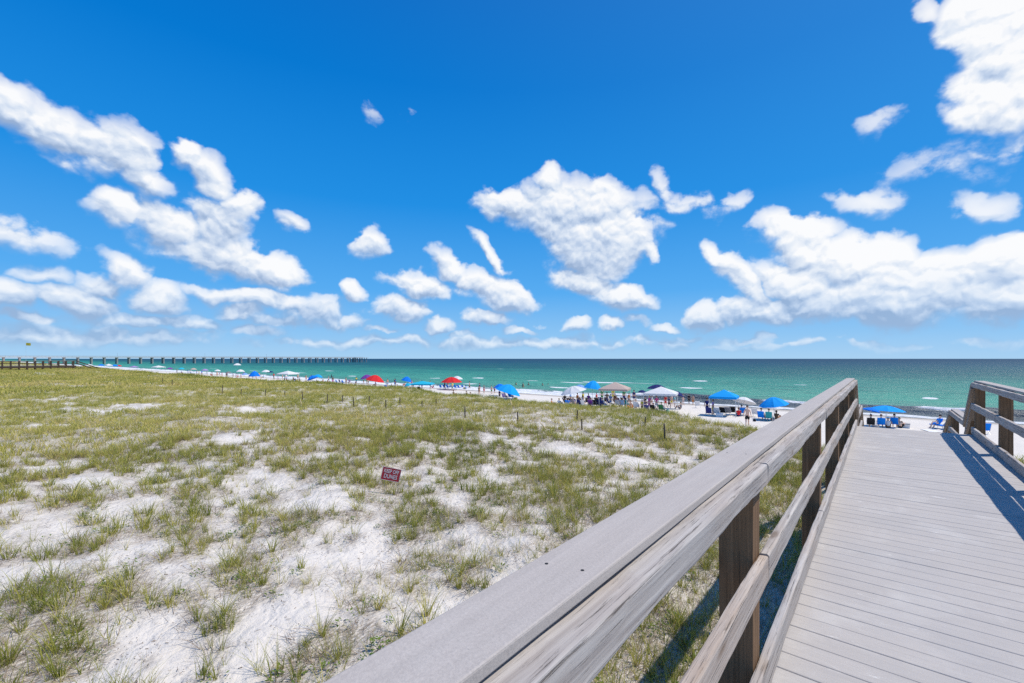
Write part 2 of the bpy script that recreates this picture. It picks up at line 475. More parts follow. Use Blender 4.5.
def composite(name, col, boards=False):
    m, n, b = principled(name)
    t = n.n('ShaderNodeTexCoord')
    o = t.outputs['Object']
    fine = n.noise(o, 170, 3, 0.8)
    big = n.noise(o, 1.3, 4, 0.6)
    c = n.mix(fine, tuple(x * 0.62 for x in col), tuple(min(1, x * 1.38) for x in col))
    c = n.mix(n.mapr(big, 0.35, 0.7, 0, .5), c, tuple(x * y for x, y in zip(col, (1.06, 1.02, 0.97))))
    g = geomap(n, (3, 60, 60) if boards else (60, 3, 60))
    gr = n.noise(g, 1.0, 4, 0.6)
    c = n.mix(0.22, c, n.ramp(gr, [(0.3, tuple(x * .7 for x in col)), (0.7, tuple(x * 1.2 for x in col))]))
    if boards:
        # each board its own tone
        sp = n.n('ShaderNodeSeparateXYZ'); n.l(o, sp.inputs[0])
        idx = n.math('FLOOR', n.math('DIVIDE', sp.outputs[1], 0.1435))
        wn = n.n('ShaderNodeTexWhiteNoise', noise_dimensions='1D'); n.l(idx, wn.inputs['W'])
        c = n.mix(n.math('MULTIPLY', wn.outputs[0], 0.20), c, tuple(x * 0.80 for x in col))
        # sand trodden in, pale scuffs
        sand = n.mapr(n.noise(o, 2.2, 6, 0.65, 0.5), 0.52, 0.72, 0, 0.42)
        c = n.mix(sand, c, (.60, .585, .56))
        sc1 = n.mapr(n.noise(geomap(n, (4, 12, 5)), 1.0, 7, 0.78, 0.9), 0.625, 0.70)
        c = n.mix(n.math('MULTIPLY', sc1, 0.75), c, (.78, .77, .74))
        vo = n.n('ShaderNodeTexVoronoi'); n.l(o, vo.inputs['Vector']); vo.inputs['Scale'].default_value = 7; vo.inputs['Randomness'].default_value = 1
        sz = n.mapr(n.noise(o, 5, 2, 0.5), 0.5, 0.72, 0.0, 0.075)
        sp_ = n.math('LESS_THAN', vo.outputs['Distance'], sz)
        c = n.mix(n.math('MULTIPLY', sp_, 0.7), c, (.78, .77, .75))
        dk = n.mapr(n.noise(o, 0.9, 7, 0.72), 0.47, 0.72, 0, 0.34)
        c = n.mix(dk, c, (.30, .30, .31))
    else:
        vo = n.n('ShaderNodeTexVoronoi'); n.l(o, vo.inputs['Vector']); vo.inputs['Scale'].default_value = 42
        sp_ = n.math('LESS_THAN', vo.outputs['Distance'], 0.045)
        c = n.mix(n.math('MULTIPLY', sp_, 0.4), c, (.12, .11, .10))
        st = n.mapr(n.noise(o, 3.0, 6, .7, .6), 0.5, 0.72, 0, 0.30)
        c = n.mix(st, c, (.52, .50, .47))
    n.l(c, b.inputs['Base Color'])
    b.inputs['Roughness'].default_value = 0.75
    b.inputs['Specular IOR Level'].default_value = 0.25
    bp = n.n('ShaderNodeBump'); bp.inputs['Strength'].default_value = 0.5; bp.inputs['Distance'].default_value = 0.0015
    n.l(n.math('ADD', fine, gr), bp.inputs['Height']); n.l(bp.outputs[0], b.inputs['Normal'])
    return m
M_deck = composite('grey_deck_composite', (.440, .418, .402), True)
M_cap = composite('grey_cap_composite', (.425, .388, .360))
M_screw = simple('screw_metal', (.05, .045, .04), 0.5, metal=0.6)

# ground -------------------------------------------------------
SPOTS = [  # bare sand (radius < 0) and thick growth (radius > 0) seen on the dune: px, py, metres, amount
 (300, 600, .55, -.9), (235, 655, .45, -.8), (260, 620, .4, -.6), (340, 560, .6, -.9), (40, 470, 1.6, -.5), (100, 480, 1.5, -.5), (390, 560, .5, -.5), (250, 480, 1.0, -.4),
 (45, 525, .7, -.5), (330, 500, .8, -.5), (180, 440, 2.0, -.4), (120, 410, 4.0, -.7), (160, 405, 4, -.6), (250, 410, 2.5, -.7), (45, 425, 2.0, -.5), (480, 440, 1.2, -.5), (560, 450, 1.2, -.5), (610, 462, .9, -.4),
 (460, 475, .8, -.4), (600, 440, 1.0, -.3), (670, 455, 1.0, -.2), (220, 445, 1.5, -.4), (60, 404, 4, -.3), (160, 660, .4, -.5), (120, 625, .4, -.4),
 (80, 552, .30, .8), (130, 595, .22, .7), (140, 515, .3, .5), (300, 522, .25, .5), (355, 515, .3, .7), (352, 540, .25, .6), (230, 620, .2, .5), (320, 655, .3, .8), (45, 640, .35, .8), (20, 600, .25, .7), (65, 665, .3, .9),
 (440, 560, .35, .7), (430, 520, .5, .6), (500, 520, .5, .5), (180, 600, .3, .4), (275, 600, .3, .6), (205, 545, .25, .5), (160, 560, .3, .4), (650, 640, .4, .9), (660, 600, .5, .9), (690, 560, .5, .8), (740, 540, .5, .8), (95, 432, 1.0, .4), (400, 460, .7, .3), (550, 485, .6, .5), (570, 500, .5, .4),
]
_sp = []
for (x_, y_, r_, a_) in SPOTS:
    p_ = at_dune(x_, y_)
    _sp.append((p_.x, p_.y, 1.3 * r_ * (.62 if r_ > .9 else 1), a_ * (.6 if a_ < 0 else 1)))
def veg(v, u):
    v = np.asarray(v, float); u = np.asarray(u, float)
    d = np.hypot(v, u) / 1.4
    # thin close to the walk's beginning, thick farther out
    base = 0.545 + 0.30 * sstep(d, 9, 16) + .35 * np.exp(-((v + 1.9) / 1.3) ** 2)
    n1 = fbm(v / 5.0 + 11, u / 2.6 + 5, 3) - 0.5
    n2 = 0.55 * (fbm(v / 1.1 + 70, u / 0.75 + 31, 2) - 0.5) + 0.55 * (fbm(v / .42 + 7, u / .34 + 3, 2) - 0.5)
    m = base + 0.75 * n1 * (0.5 + 0.4 * sstep(d, 8, 20)) + 1.7 * n2
    for (a, b, r, s) in _sp:
        m = m + s * np.exp(-(((v - a) ** 2 + (u - b) ** 2) / (r * r)))
    m = m * (1 - sstep(u - edge(v), -0.3, 2.6 + 1.5 * n1)) + 0.25 * np.exp(-((u - edge(v)) / 1.5) ** 2)
    m = m * sstep(edge(v) - u, -3.0, -0.5)
    m = np.where(v > 1.6, m * 0.9, m)
    return np.clip(m, 0, 1)

def grid_mesh(name, us, vs_, zf, mat, attrs=None):
    U, V = np.meshgrid(us, vs_, indexing='ij')
    Z = zf(V, U)
    nu, nv = U.shape
    co = np.stack([V, U, Z], -1).reshape(-1, 3).astype(np.float32)
    i = np.arange(nu * nv).reshape(nu, nv)
    q = np.stack([i[:-1, :-1], i[:-1, 1:], i[1:, 1:], i[1:, :-1]], -1).reshape(-1, 4)
    me = mesh_np(name, co, q, 4, mat)
    for k, fn in (attrs or {}).items():
        a = me.attributes.new(k, 'FLOAT', 'POINT')
        a.data.foreach_set('value', fn(V, U).astype(np.float32).ravel())
    me.shade_smooth()
    o = bpy.data.objects.new(name, me)
    COL.objects.link(o)
    return o
def mesh_np(name, co, faces, k, mat):
    me = bpy.data.meshes.new(name)
    me.vertices.add(len(co)); me.vertices.foreach_set('co', np.ascontiguousarray(co, np.float32).ravel())
    f = np.ascontiguousarray(faces, np.int32).ravel()
    me.loops.add(len(f)); me.loops.foreach_set('vertex_index', f)
    nf = len(f) // k
    me.polygons.add(nf)
    me.polygons.foreach_set('loop_start', np.arange(0, nf * k, k, dtype=np.int32))
    me.update(calc_edges=True)
    me.materials.append(mat)
    return me
def axis(parts):
    out = [parts[0][0]]
    for (a, b, st) in parts:
        x = a
        while x < b - 1e-6:
            x = min(b, x + (st(x) if callable(st) else st))
            out.append(x)
    return np.array(sorted(set(np.round(out, 4))))

def sand_material():
    m, n, b = principled('white_quartz_sand')
    t = n.n('ShaderNodeTexCoord'); o = t.outputs['Object']
    at_ = n.n('ShaderNodeAttribute', attribute_name='veg')
    wet = n.n('ShaderNodeAttribute', attribute_name='wet')
    big = n.noise(o, 0.5, 4, 0.6)
    med = n.noise(o, 5.0, 6, 0.65)
    fine = n.noise(o, 60, 5, 0.7)
    c = n.mix(big, (.67, .62, .555), (.76, .71, .64))
    c = n.mix(n.mapr(med, 0.48, 0.74, 0, .45), c, (.56, .52, .465))
    c = n.mix(n.mapr(fine, 0.5, 0.8, 0, .5), c, (.46, .43, .40))
    # litter of dead stems round the plants
    lit_ = n.noise(geomap(n, (9, 3, 9)), 3.0, 6, 0.7, 0.6)
    lm = n.math('MULTIPLY', n.mapr(at_.outputs['Fac'], 0.22, 0.70), n.mapr(lit_, 0.38, 0.56))
    c = n.mix(n.math('MULTIPLY', lm, .8), c, n.mix(fine, (.17, .13, .095), (.33, .275, .20)))
    # dark crumbs
    vo = n.n('ShaderNodeTexVoronoi'); n.l(o, vo.inputs['Vector']); vo.inputs['Scale'].default_value = 16
    cr = n.math('LESS_THAN', vo.outputs['Distance'], n.mapr(n.noise(o, 2.4, 3), 0.42, 0.72, 0.0, 0.19))
    c = n.mix(n.math('MULTIPLY', n.math('MULTIPLY', cr, .65), n.mapr(at_.outputs['Fac'], 0.1, 0.3, .3, 1)), c, (.16, .13, .10))
    c = n.mix(n.mapr(wet.outputs['Fac'], 0, 1, 0, .62), c, (.22, .19, .155))
    # low mat of runners and moss between the thick stands
    mat_ = n.mapr(n.math('ADD', at_.outputs['Fac'], n.math('MULTIPLY_ADD', lit_, .8, -.4)), 0.50, 0.85)
    far_ = n.n('ShaderNodeAttribute', attribute_name='thick')
    c = n.mix(n.math('MULTIPLY', mat_, far_.outputs['Fac']), c, n.mix(med, (.27, .26, .08), (.42, .38, .15)))
    n.l(c, b.inputs['Base Color'])
    b.inputs['Roughness'].default_value = 0.9
    b.inputs['Specular IOR Level'].default_value = 0.15
    # wind ripples and footprints
    wv = n.n('ShaderNodeTexWave', wave_type='BANDS', bands_direction='DIAGONAL')
    n.l(o, wv.inputs['Vector']); wv.inputs['Scale'].default_value = 2.6; wv.inputs['Distortion'].default_value = 9; wv.inputs['Detail'].default_value = 3; wv.inputs['Detail Scale'].default_value = 1.4
    foot = n.n('ShaderNodeTexVoronoi', feature='SMOOTH_F1'); n.l(o, foot.inputs['Vector']); foot.inputs['Scale'].default_value = 3.3
    h = n.math('ADD', n.math('MULTIPLY', wv.outputs['Fac'], 0.20), n.math('MULTIPLY', foot.outputs['Distance'], 1.2))
    h = n.math('ADD', h, n.math('MULTIPLY', med, 1.6))
    h = n.math('ADD', h, n.math('MULTIPLY', fine, 0.22))
    bp = n.n('ShaderNodeBump'); bp.inputs['Strength'].default_value = 0.8; bp.inputs['Distance'].default_value = 0.05
    n.l(h, bp.inputs['Height']); n.l(bp.outputs[0], b.inputs['Normal'])
    return m
M_sand = sand_material()
us = axis([(-3000, -60, lambda x: max(4, -x * .15)), (-60, -6, 1.5), (-6, -1, .25), (-1, 14, .09), (14, 38, .2), (38, 80, .8)])
vs1 = axis([(-4000, -300, lambda x: max(8, -x * .08)), (-300, -60, 2.5), (-60, -22, .5), (-22, -13, .2), (-13, 0, .09), (0, 5, .16), (5, 30, .8), (30, 4000, lambda x: max(1, x * .1))])
sand = grid_mesh('sand_ground', us, vs1, terrain, M_sand, {
    'veg': veg,
    'thick': lambda v, u: sstep(np.hypot(v, u), 16, 50) * .65,
    'wet': lambda v, u: sstep(u + 1.6 * (fbm(v / 6, v * 0) - .5), SHORE - 4.0, SHORE - 0.8)})
tag(sand, kind='structure')

# sea ----------------------------------------------------------
CAPS = [(560, 388, 2.5), (615, 389.5, 2), (690, 388, 2.5), (730, 391, 2), (470, 384, 2), (300, 373, 5), (255, 371, 6), (215, 368.5, 9), (330, 371, 4), (800, 385, 1.5), (930, 398, 1.0), (640, 383.3, 8), (572, 382.6, 4), (598, 382.5, 5), (331 + 147, 378.0, 2.5), (435, 378, 2), (531, 380.5, 2.5), (352, 376, 2), (700, 381, 2), (402, 373, 2), (500, 369, 3), (860, 376, 2), (760, 373, 3)]
_caps = []
for (x_, y_, l_) in CAPS:
    p_ = at(x_, y_, SEA_Z)
    _caps.append((p_.x, p_.y, l_))
def break_u(v):      # where the shore break stands
    return SHORE + 4.2 + 1.6 * (fbm(v / 14 + 3, v * 0, 2) - 0.5)
def wave_amt(v):     # standing, unbroken face to the right, mostly foam to the left
    return 0.35 + 0.65 * sstep(v, -42, -24)
def sea_z(v, u):
    s = u - SHORE
    amp = np.exp(-np.clip(u - 200, 0, None) / 400)
    ph = u / 1.9 + 3.0 * fbm(v / 22, u / 60, 2)
    z = 0.07 * np.sin(ph * 1.35) * amp + 0.22 * (fbm(v / 7, u / 1.6, 4) - 0.5) * amp
    b = break_u(v)
    z = z + 0.85 * wave_amt(v) * np.exp(-((u - b - 1.2) / np.where(u < b + 1.2, 0.75, 2.2)) ** 2) * (0.55 + 0.9 * fbm(v / 5 + 7, v * 0 + 9, 2))
    b2 = b + 11 + 3 * fbm(v / 20, v * 0 + 5)
    z = z + 0.30 * np.exp(-((u - b2) / 1.5) ** 2) * fbm(v / 9 + 2, v * 0 + 1, 2)
    return SEA_Z + z * sstep(s, -3, 3)
def foam(v, u):
    b = break_u(v)
    n1 = fbm(v / 3.0 + 8, u / 1.2, 4)
    wl = 1 - sstep(v, -46, -26)           # broken water to the left
    f = np.exp(-((u - b + 1.2) / 2.0) ** 2) * (0.25 + 0.9 * wl) * (0.5 + 1.0 * n1)
    f = f + 0.7 * np.exp(-((u - (SHORE + .6) - 1.4 * fbm(v / 7, v * 0 + 2)) / 0.8) ** 2) * (0.4 + n1)
    f = f + wl * 0.9 * sstep(n1, .45, .7) * np.exp(-((u - b - 3.5) / 2.5) ** 2)
    cap_hit = wl * 0 + 0.7 * np.exp(-((u - b - 1.0) / .4) ** 2) * sstep(fbm(v / 6 + 30, v * 0, 2), .50, .72)
    f = f + cap_hit
    for (a, c, l) in _caps:
        f = f + 1.1 * np.exp(-((v - a) / l) ** 2 - ((u - c) / 1.3) ** 2) * (0.6 + n1)
    return np.clip(f, 0, 1)
def face(v, u):      # the dark, weed-brown face of the shore break
    b = break_u(v)
    return np.clip(np.exp(-((u - b - .2) / 2.0) ** 2) * wave_amt(v) ** 2 * 1.4, 0, 1)
def sea_material():
    m, n, b = principled('sea_water')
    t = n.n('ShaderNodeTexCoord'); o = t.outputs['Object']
    sp = n.n('ShaderNodeSeparateXYZ'); n.l(o, sp.inputs[0])
    streak = n.noise(geomap(n, (0.010, 0.034, 1)), 1.0, 5, 0.62)
    dist = n.math('SUBTRACT', sp.outputs[1], SHORE)
    lg = n.math('LOGARITHM', n.math('MAXIMUM', dist, 1.0), 10.0)
    lg = n.math('ADD', lg, n.math('MULTIPLY_ADD', streak, 0.80, -0.40))
    k = n.math('DIVIDE', lg, 4.2)
    c = n.ramp(k, [(0.02, (.20, .24, .20)), (0.20, (.10, .29, .235)), (0.36, (.060, .340, .250)), (0.46, (.030, .245, .200)), (0.55, (.008, .120, .135)), (0.66, (.004, .075, .125)), (0.80, (.004, .050, .105))])
    rip = n.noise(geomap(n, (0.085, 0.36, 1)), 1.0, 8, 0.74)
    c = n.mix(n.mapr(rip, 0.46, 0.62, 0, .62), c, n.mix(0.62, c, (.0, .045, .07)))
    fc = n.n('ShaderNodeAttribute', attribute_name='face')
    c = n.mix(n.math('MULTIPLY', fc.outputs['Fac'], .95), c, n.mix(rip, (.014, .018, .018), (.045, .045, .035)))
    gr = n.n('ShaderNodeAttribute', attribute_name='grey')
    c = n.mix(n.math('MULTIPLY', gr.outputs['Fac'], .85), c, n.mix(rip, (.05, .08, .10), (.13, .19, .23)))
    fo = n.n('ShaderNodeAttribute', attribute_name='foam')
    fn = n.noise(geomap(n, (0.9, 2.2, 1)), 1.0, 6, 0.7)
    fm = n.mapr(n.math('ADD', fo.outputs['Fac'], n.math('MULTIPLY_ADD', fn, .7, -.35)), 0.34, 0.52)
    c = n.mix(fm, c, (.78, .80, .82))
    n.l(c, b.inputs['Base Color'])
    n.l(n.mapr(fm, 0, 1, 0.22, 0.9), b.inputs['Roughness'])
    b.inputs['IOR'].default_value = 1.33
    b.inputs['Specular IOR Level'].default_value = 0.0
    h = n.math('ADD', n.math('MULTIPLY', n.noise(geomap(n, (0.35, 1.0, 1)), 1.0, 6, 0.68), 1.0), n.math('MULTIPLY', n.noise(geomap(n, (0.05, 0.12, 1)), 1.0, 4, 0.6), 2.5))
    bp = n.n('ShaderNodeBump'); bp.inputs['Strength'].default_value = 0.9; bp.inputs['Distance'].default_value = 0.9
    n.l(h, bp.inputs['Height']); n.l(bp.outputs[0], b.inputs['Normal'])
    # a rough sea mirrors only a little of the sky
    gl = n.n('ShaderNodeBsdfGlossy'); gl.inputs['Roughness'].default_value = 0.42; n.l(bp.outputs[0], gl.inputs['Normal'])
    mx = n.n('ShaderNodeMixShader'); n.l(n.mapr(fm, 0, 1, 0.10, 0.0), mx.inputs[0])
    out = m.node_tree.nodes['Material Output']
    n.l(b.outputs[0], mx.inputs[1]); n.l(gl.outputs[0], mx.inputs[2]); n.l(mx.outputs[0], out.inputs['Surface'])
    return m
M_sea = sea_material()
us = axis([(62, 84, .2), (84, 150, .6), (150, 400, 4), (400, 60000, lambda x: x * .12)])
vs2 = axis([(-60000, -400, lambda x: max(12, -x * .12)), (-400, -130, 3), (-130, 70, .5), (70, 400, 4), (400, 60000, lambda x: x * .12)])
sea = grid_mesh('sea_water', us, vs2, sea_z, M_sea, {'foam': foam, 'face': face,
    'grey': lambda v, u: np.clip(wave_amt(v) * np.exp(-(np.clip(u - break_u(v) - 1, 0, None) / 6.0) ** 2) * (0.5 + .9 * fbm(v / 4, u / 2, 3)), 0, 1)})
tag(sea, kind='structure')

# ---------------------------------------------------------------- the boardwalk
def board(p0, p1, wdt, hgt, mat, name, parent, seed=0, amp=0.0025, bev=0.006, step=0.12, up=None):
    """a sawn board from p0 to p1, its section round-edged and its faces uneven along the length"""
    r_ = random.Random(seed)
    p0 = Vector(p0); p1 = Vector(p1)
    L = (p1 - p0).length
    d = (p1 - p0).normalized()
    side = d.cross(Vector((0, 0, 1))).normalized() if up is None else d.cross(Vector(up)).normalized()
    upv = side.cross(d)
    sec = []
    for (sx, sz) in ((1, 1), (-1, 1), (-1, -1), (1, -1)):
        cx_, cz_ = sx * (wdt / 2 - bev), sz * (hgt / 2 - bev)
        a0 = {(1, 1): 0, (-1, 1): 90, (-1, -1): 180, (1, -1): 270}[(sx, sz)]
        for q in (0, 45, 90):
            sec.append((cx_ + bev * math.cos(R(a0 + q)), cz_ + bev * math.sin(R(a0 + q))))
    ns = max(2, int(L / step) + 1)
    k = len(sec)
    vs_, fs = [], []
    ph = [r_.uniform(0, 6.28) for _ in range(12)]
    for i in range(ns + 1):
        s = i / ns * L
        wob = [amp * (math.sin(s * 2.3 + ph[j // 3]) + .6 * math.sin(s * 7.1 + ph[4 + j // 3]) + .4 * r_.uniform(-1, 1)) for j in range(k)]
        for j, (a, b_) in enumerate(sec):
            m_ = 1 + wob[j] / (0.5 * max(wdt, hgt))
            e = 0.3 * amp * math.sin(s * 11 + ph[8 + j // 3])
            vs_.append(p0 + d * s + side * (a * m_ + e) + upv * (b_ * m_ + e))
    for i in range(ns):
        for j in range(k):
            a, b_ = i * k + j, i * k + (j + 1) % k
            fs.append((a, b_, b_ + k, a + k))
    fs.append(tuple(range(k))[::-1]); fs.append(tuple(ns * k + j for j in range(k)))
    o = MB().add(vs_, fs).build(name, mat, parent)
    return o

walk = empty('boardwalk', (0, 0, 0), 0, 'grey beach boardwalk with weathered timber railings and brown posts in the foreground', 'boardwalk')
mb = MB()
PITCH = 0.1435
T_END = 12.35
t = -4.0
k = 0
while t < T_END:
    jx = random.uniform(-.004, .004); jz = random.uniform(-.0012, .0012); y0 = t + .0018; y1 = min(t + PITCH - .0022, T_END + .02)
    c = .003
    x0, x1 = -.405 + jx, 1.395 + jx
    vs_ = [(x0, y0, -.026), (x1, y0, -.026), (x1, y1, -.026), (x0, y1, -.026), (x0, y0, jz - c), (x1, y0, jz - c), (x1, y1, jz - c), (x0, y1, jz - c),
           (x0, y0 + c, jz), (x1, y0 + c, jz), (x1, y1 - c, jz), (x0, y1 - c, jz)]
    mb.add(vs_, [(3, 2, 1, 0), (0, 1, 5, 4), (1, 2, 6, 5), (2, 3, 7, 6), (3, 0, 4, 7), (4, 5, 9, 8), (5, 6, 10, 9), (6, 7, 11, 10), (7, 4, 8, 11), (8, 9, 10, 11)])
    t += PITCH; k += 1
mb.build('deck', M_deck, walk)
for x_ in (-.36, .5, 1.35):
    board((x_, -4, -.135), (x_, T_END, -.135), .045, .21, M_post, 'joist', walk, seed=int(x_ * 10))

POSTS_L = [-2.75, -.35, 2.21, 4.97, 7.27, 9.79, 12.25]
POSTS_R = [-2.2, .2, 2.65, 5.1, 7.55, 10.05, 12.35]
def post(x, y, top, name='railing_post', s=.138, mat=None):
    zb = float(terrain(x, y)) - 0.4
    o = board((x, y, zb), (x, y, top), s, s, mat or M_post, name, walk, seed=int(abs(x * 71 + y * 13)), amp=.0015, bev=.006, step=.3, up=(0, 1, 0))
    return o
CAPT = 1.042
for y_ in POSTS_L: post(-.489, y_, CAPT - .036)
for y_ in POSTS_R: post(1.481, y_, CAPT - .036)
def rails(side):
    xi = -.42 if side < 0 else 1.41         # inner face of the posts
    sg = 1 if side < 0 else -1              # towards the walk
    xr = xi + sg * .0205
    Y = POSTS_L if side < 0 else POSTS_R
    end = Y[-1] + .07
    capx = -.500 if side < 0 else 1.490
    cuts_cap = [-4, 1.1 if side < 0 else 0.2, Y[-1] + .13] if side > 0 else [-4, -.35, 7.27, Y[-1] + .13]
    for a, b_ in zip(cuts_cap[:-1], cuts_cap[1:]):
        o = board((capx, a + .002, CAPT - .0125), (capx, b_ - .002, CAPT - .0125), .141, .025, M_cap, 'cap_board', walk, seed=int(a * 7) + 90, amp=.0008, bev=.004)
        for yy in Y + ([.78] if side < 0 else []):
            if a < yy < b_ and yy > .5:
                for dx_ in (-.038, .035):
                    MB().tube([(capx + dx_, yy + dx_ * .3, CAPT - .004), (capx + dx_, yy + dx_ * .3, CAPT + .0006)], .0038, 8).build('screw', M_screw, o)
    for (nm, zc, hh, cuts, mats) in (('top_rail', .9655, .089, [-4, 2.21, 4.97, 9.79, end] if side < 0 else [-4, 2.65, 7.55, end], (M_rail, M_rail, M_rail)),
                                     ('middle_rail', .545, .120, [-4, 2.24, 7.27, end] if side < 0 else [-4, 5.1, 10.05, end], (M_rail2, M_rail, M_rail)),
                                     ('kick_board', .072, .135, [-4, 4.75, 9.79, end] if side < 0 else [-4, 0.2, 7.55, end], (M_rail, M_rail, M_rail))):
        for i, (a, b_) in enumerate(zip(cuts[:-1], cuts[1:])):
            j1 = random.uniform(-.006, .006); j2 = random.uniform(-.006, .006)
            wx = .084 if nm == 'top_rail' else .041; ox = -sg * .0215 if nm == 'top_rail' else 0
            if nm == 'top_rail': j1 = j2 = 0
            board((xr + ox + sg * random.uniform(0, .002), a + .003, zc + j1), (xr + ox + sg * random.uniform(0, .002), b_ - .003, zc + j2), wx, hh, mats[i % 3], nm, walk,
                  seed=i * 5 + len(nm) + (7 if side > 0 else 0), amp=.0030, bev=.009, step=.07)
rails(-1); rails(1)

# stairs down to a lower landing, and from it to the beach
def flight(t0, z0, t1, z1, n, cutname='stair_tread'):
    for i in range(n):
        a = i / n
        y_ = t0 + (t1 - t0) * (i + .5) / n
        z_ = z0 + (z1 - z0) * (i + 1) / (n + 0)
        m_ = MB().box((.5, y_, z_ - .02), (1.8, (t1 - t0) / n + .01, .035))
        m_.build(cutname, M_deck, walk)
    for x_ in (-.385, 1.375):
        board((x_, t0, z0 - .16), (x_, t1, z1 - .16), .045, .26, M_post, 'stair_stringer', walk, seed=3)
LZ = -.87
flight(12.37, 0, 13.6, LZ, 5)
MB().box((.5, 14.85, LZ - .013), (1.8, 2.5, .026)).build('landing', M_deck, walk)
flight(16.1, LZ, 18.9, -2.25, 8)
for sx, xi, capx, px_ in ((1, -.42, -.500, -.489), (-1, 1.41, 1.490, 1.481)):
    xr = xi + sx * .0205
    y0 = 12.35 if sx < 0 else 12.25
    for (ya, za, yb, zb) in ((y0 + .12, 0, 13.55, LZ), (16.1, LZ, 18.9, -2.25)):
        board((capx, ya, za + 1.03), (capx, yb, zb + 1.03), .141, .03, M_slope, 'stair_cap', walk, seed=4)
        board((xr, ya, za + .93), (xr, yb, zb + .93), .041, .12, M_slope, 'stair_rail', walk, seed=5)
        board((xr, ya, za + .55), (xr, yb, zb + .55), .041, .12, M_slope, 'stair_rail', walk, seed=6)
    board((capx, 13.56, LZ + CAPT - .0125), (capx, 16.15, LZ + CAPT - .0125), .141, .025, M_cap, 'cap_board', walk, seed=31, amp=.0008, bev=.004)
    for zz, nm in ((.96, 'top_rail'), (.545, 'middle_rail'), (.072, 'kick_board')):
        board((xr, 13.56, LZ + zz), (xr, 16.1, LZ + zz), .041, .11, M_rail, nm, walk, seed=9)
    for y_ in (13.62, 16.03): post(px_, y_, LZ + CAPT - .026)
    post(px_, 17.5, (LZ - 2.25) / 2 + 1.0)
    post(px_, 18.85, -2.25 + 1.0)

# ---------------------------------------------------------------- the far boardwalk on the left
M_grey = simple('sun_bleached_timber', (.34, .31, .28), .9, .3, 3)
M_dkw = simple('dark_old_timber', (.08, .055, .04), .9, .3, 3)
fw = empty('boardwalk', (-144, 8, -.05), 0, 'distant timber boardwalk with railings sloping down to the beach on the far left', 'boardwalk')
m_ = MB()
m_.box((0, -22, -.05), (2.2, 60, .1)); m_.build('deck', M_grey, fw)
m_ = MB(); m_.box((1.15, -22, -.32), (.06, 60, .40)); m_.box((-1.15, -22, -.32), (.06, 60, .40)); m_.build('fascia', M_dkw, fw)
for xs in (-1.1, 1.1):
    m_ = MB(); m_.box((xs, -22, 1.05), (.16, 60, .05)); m_.build('cap_board', M_grey, fw)
    m_ = MB(); m_.box((xs, -22, .95), (.05, 60, .14)); m_.build('top_rail', M_grey, fw)
    m_ = MB(); m_.box((xs, -22, .5), (.05, 60, .14)); m_.build('middle_rail', M_dkw, fw)
    m_ = MB()
    m_.box((xs, 10.2, .05), (.16, 5, .12), Matrix.Rotation(R(-24), 3, 'X')); m_.box((xs, 10.2, -.45), (.10, 5, .16), Matrix.Rotation(R(-24), 3, 'X')); m_.build('stair_cap', M_dkw, fw)
    for j in range(28):
        MB().box((xs, 7.6 - j * 1.2, -.35), (.2, .2, 2.8)).build('railing_post', M_dkw, fw)
m_ = MB()
for i in range(9):
    m_.box((0, 8.2 + i * .5, -.15 - i * .22), (2.2, .5, .05))
m_.build('stairs', M_dkw, fw)

# ---------------------------------------------------------------- fishing pier
M_conc = simple('pier_concrete', (.52, .49, .46), .9, .15, .3)
M_pile = simple('pier_pile_concrete', (.34, .31, .29), .9, .3, .4)
pier = empty('fishing_pier', (-750, 20, SEA_Z), 0, 'long concrete fishing pier on piles running out into the sea on the left', 'pier')
PH = 8.8
m_ = MB(); m_.box((0, 215, PH - .35), (9.5, 470, .9)); m_.build('pier_deck', M_conc, pier)
m_ = MB(); m_.box((0, 443, PH - .3), (26, 26, .55)); m_.build('pier_head', M_conc, pier)
for xs in (-4.7, 4.7):
    m_ = MB(); m_.box((xs, 215, PH + 1.1), (.16, 470, .18))
    m_.box((xs, 215, PH + .6), (.06, 470, .06))
    for j in range(150): m_.box((xs, -18 + j * 3.13, PH + .55), (.1, .1, 1.1))
    m_.build('handrail', M_pile, pier)
proto = None
for j in range(38):
    y_ = -6 + j * 11.9
    b_ = MB()
    b_.box((0, 0, PH - .95), (9, 2.0, 1.1))
    for xs in (-3.6, 3.6): b_.tube([(xs, 0, -4), (xs, 0, PH - .9)], .85, 8)
    if proto is None:
        proto = b_.build('pile_bent', M_pile, pier)
        c = proto
    else:
        c = proto.copy(); COL.objects.link(c); c.parent = pier
    c.location = (0, y_, 0)
for xs in (-9, 9, -3, 3):
    for yy in (433, 443, 453):
        MB().tube([(xs * 1.2, yy, -4), (xs * 1.2, yy, PH - .5)], .55, 8).build('pile', M_pile, pier)
for j in (9, 17, 24):
    m_ = MB(); m_.tube([(4, -6 + j * 11.9, PH), (4, -6 + j * 11.9, PH + 5)], .09, 6); m_.box((3.2, -6 + j * 11.9, PH + 5), (1.8, .25, .12)); m_.build('lamp_post', M_pile, pier)


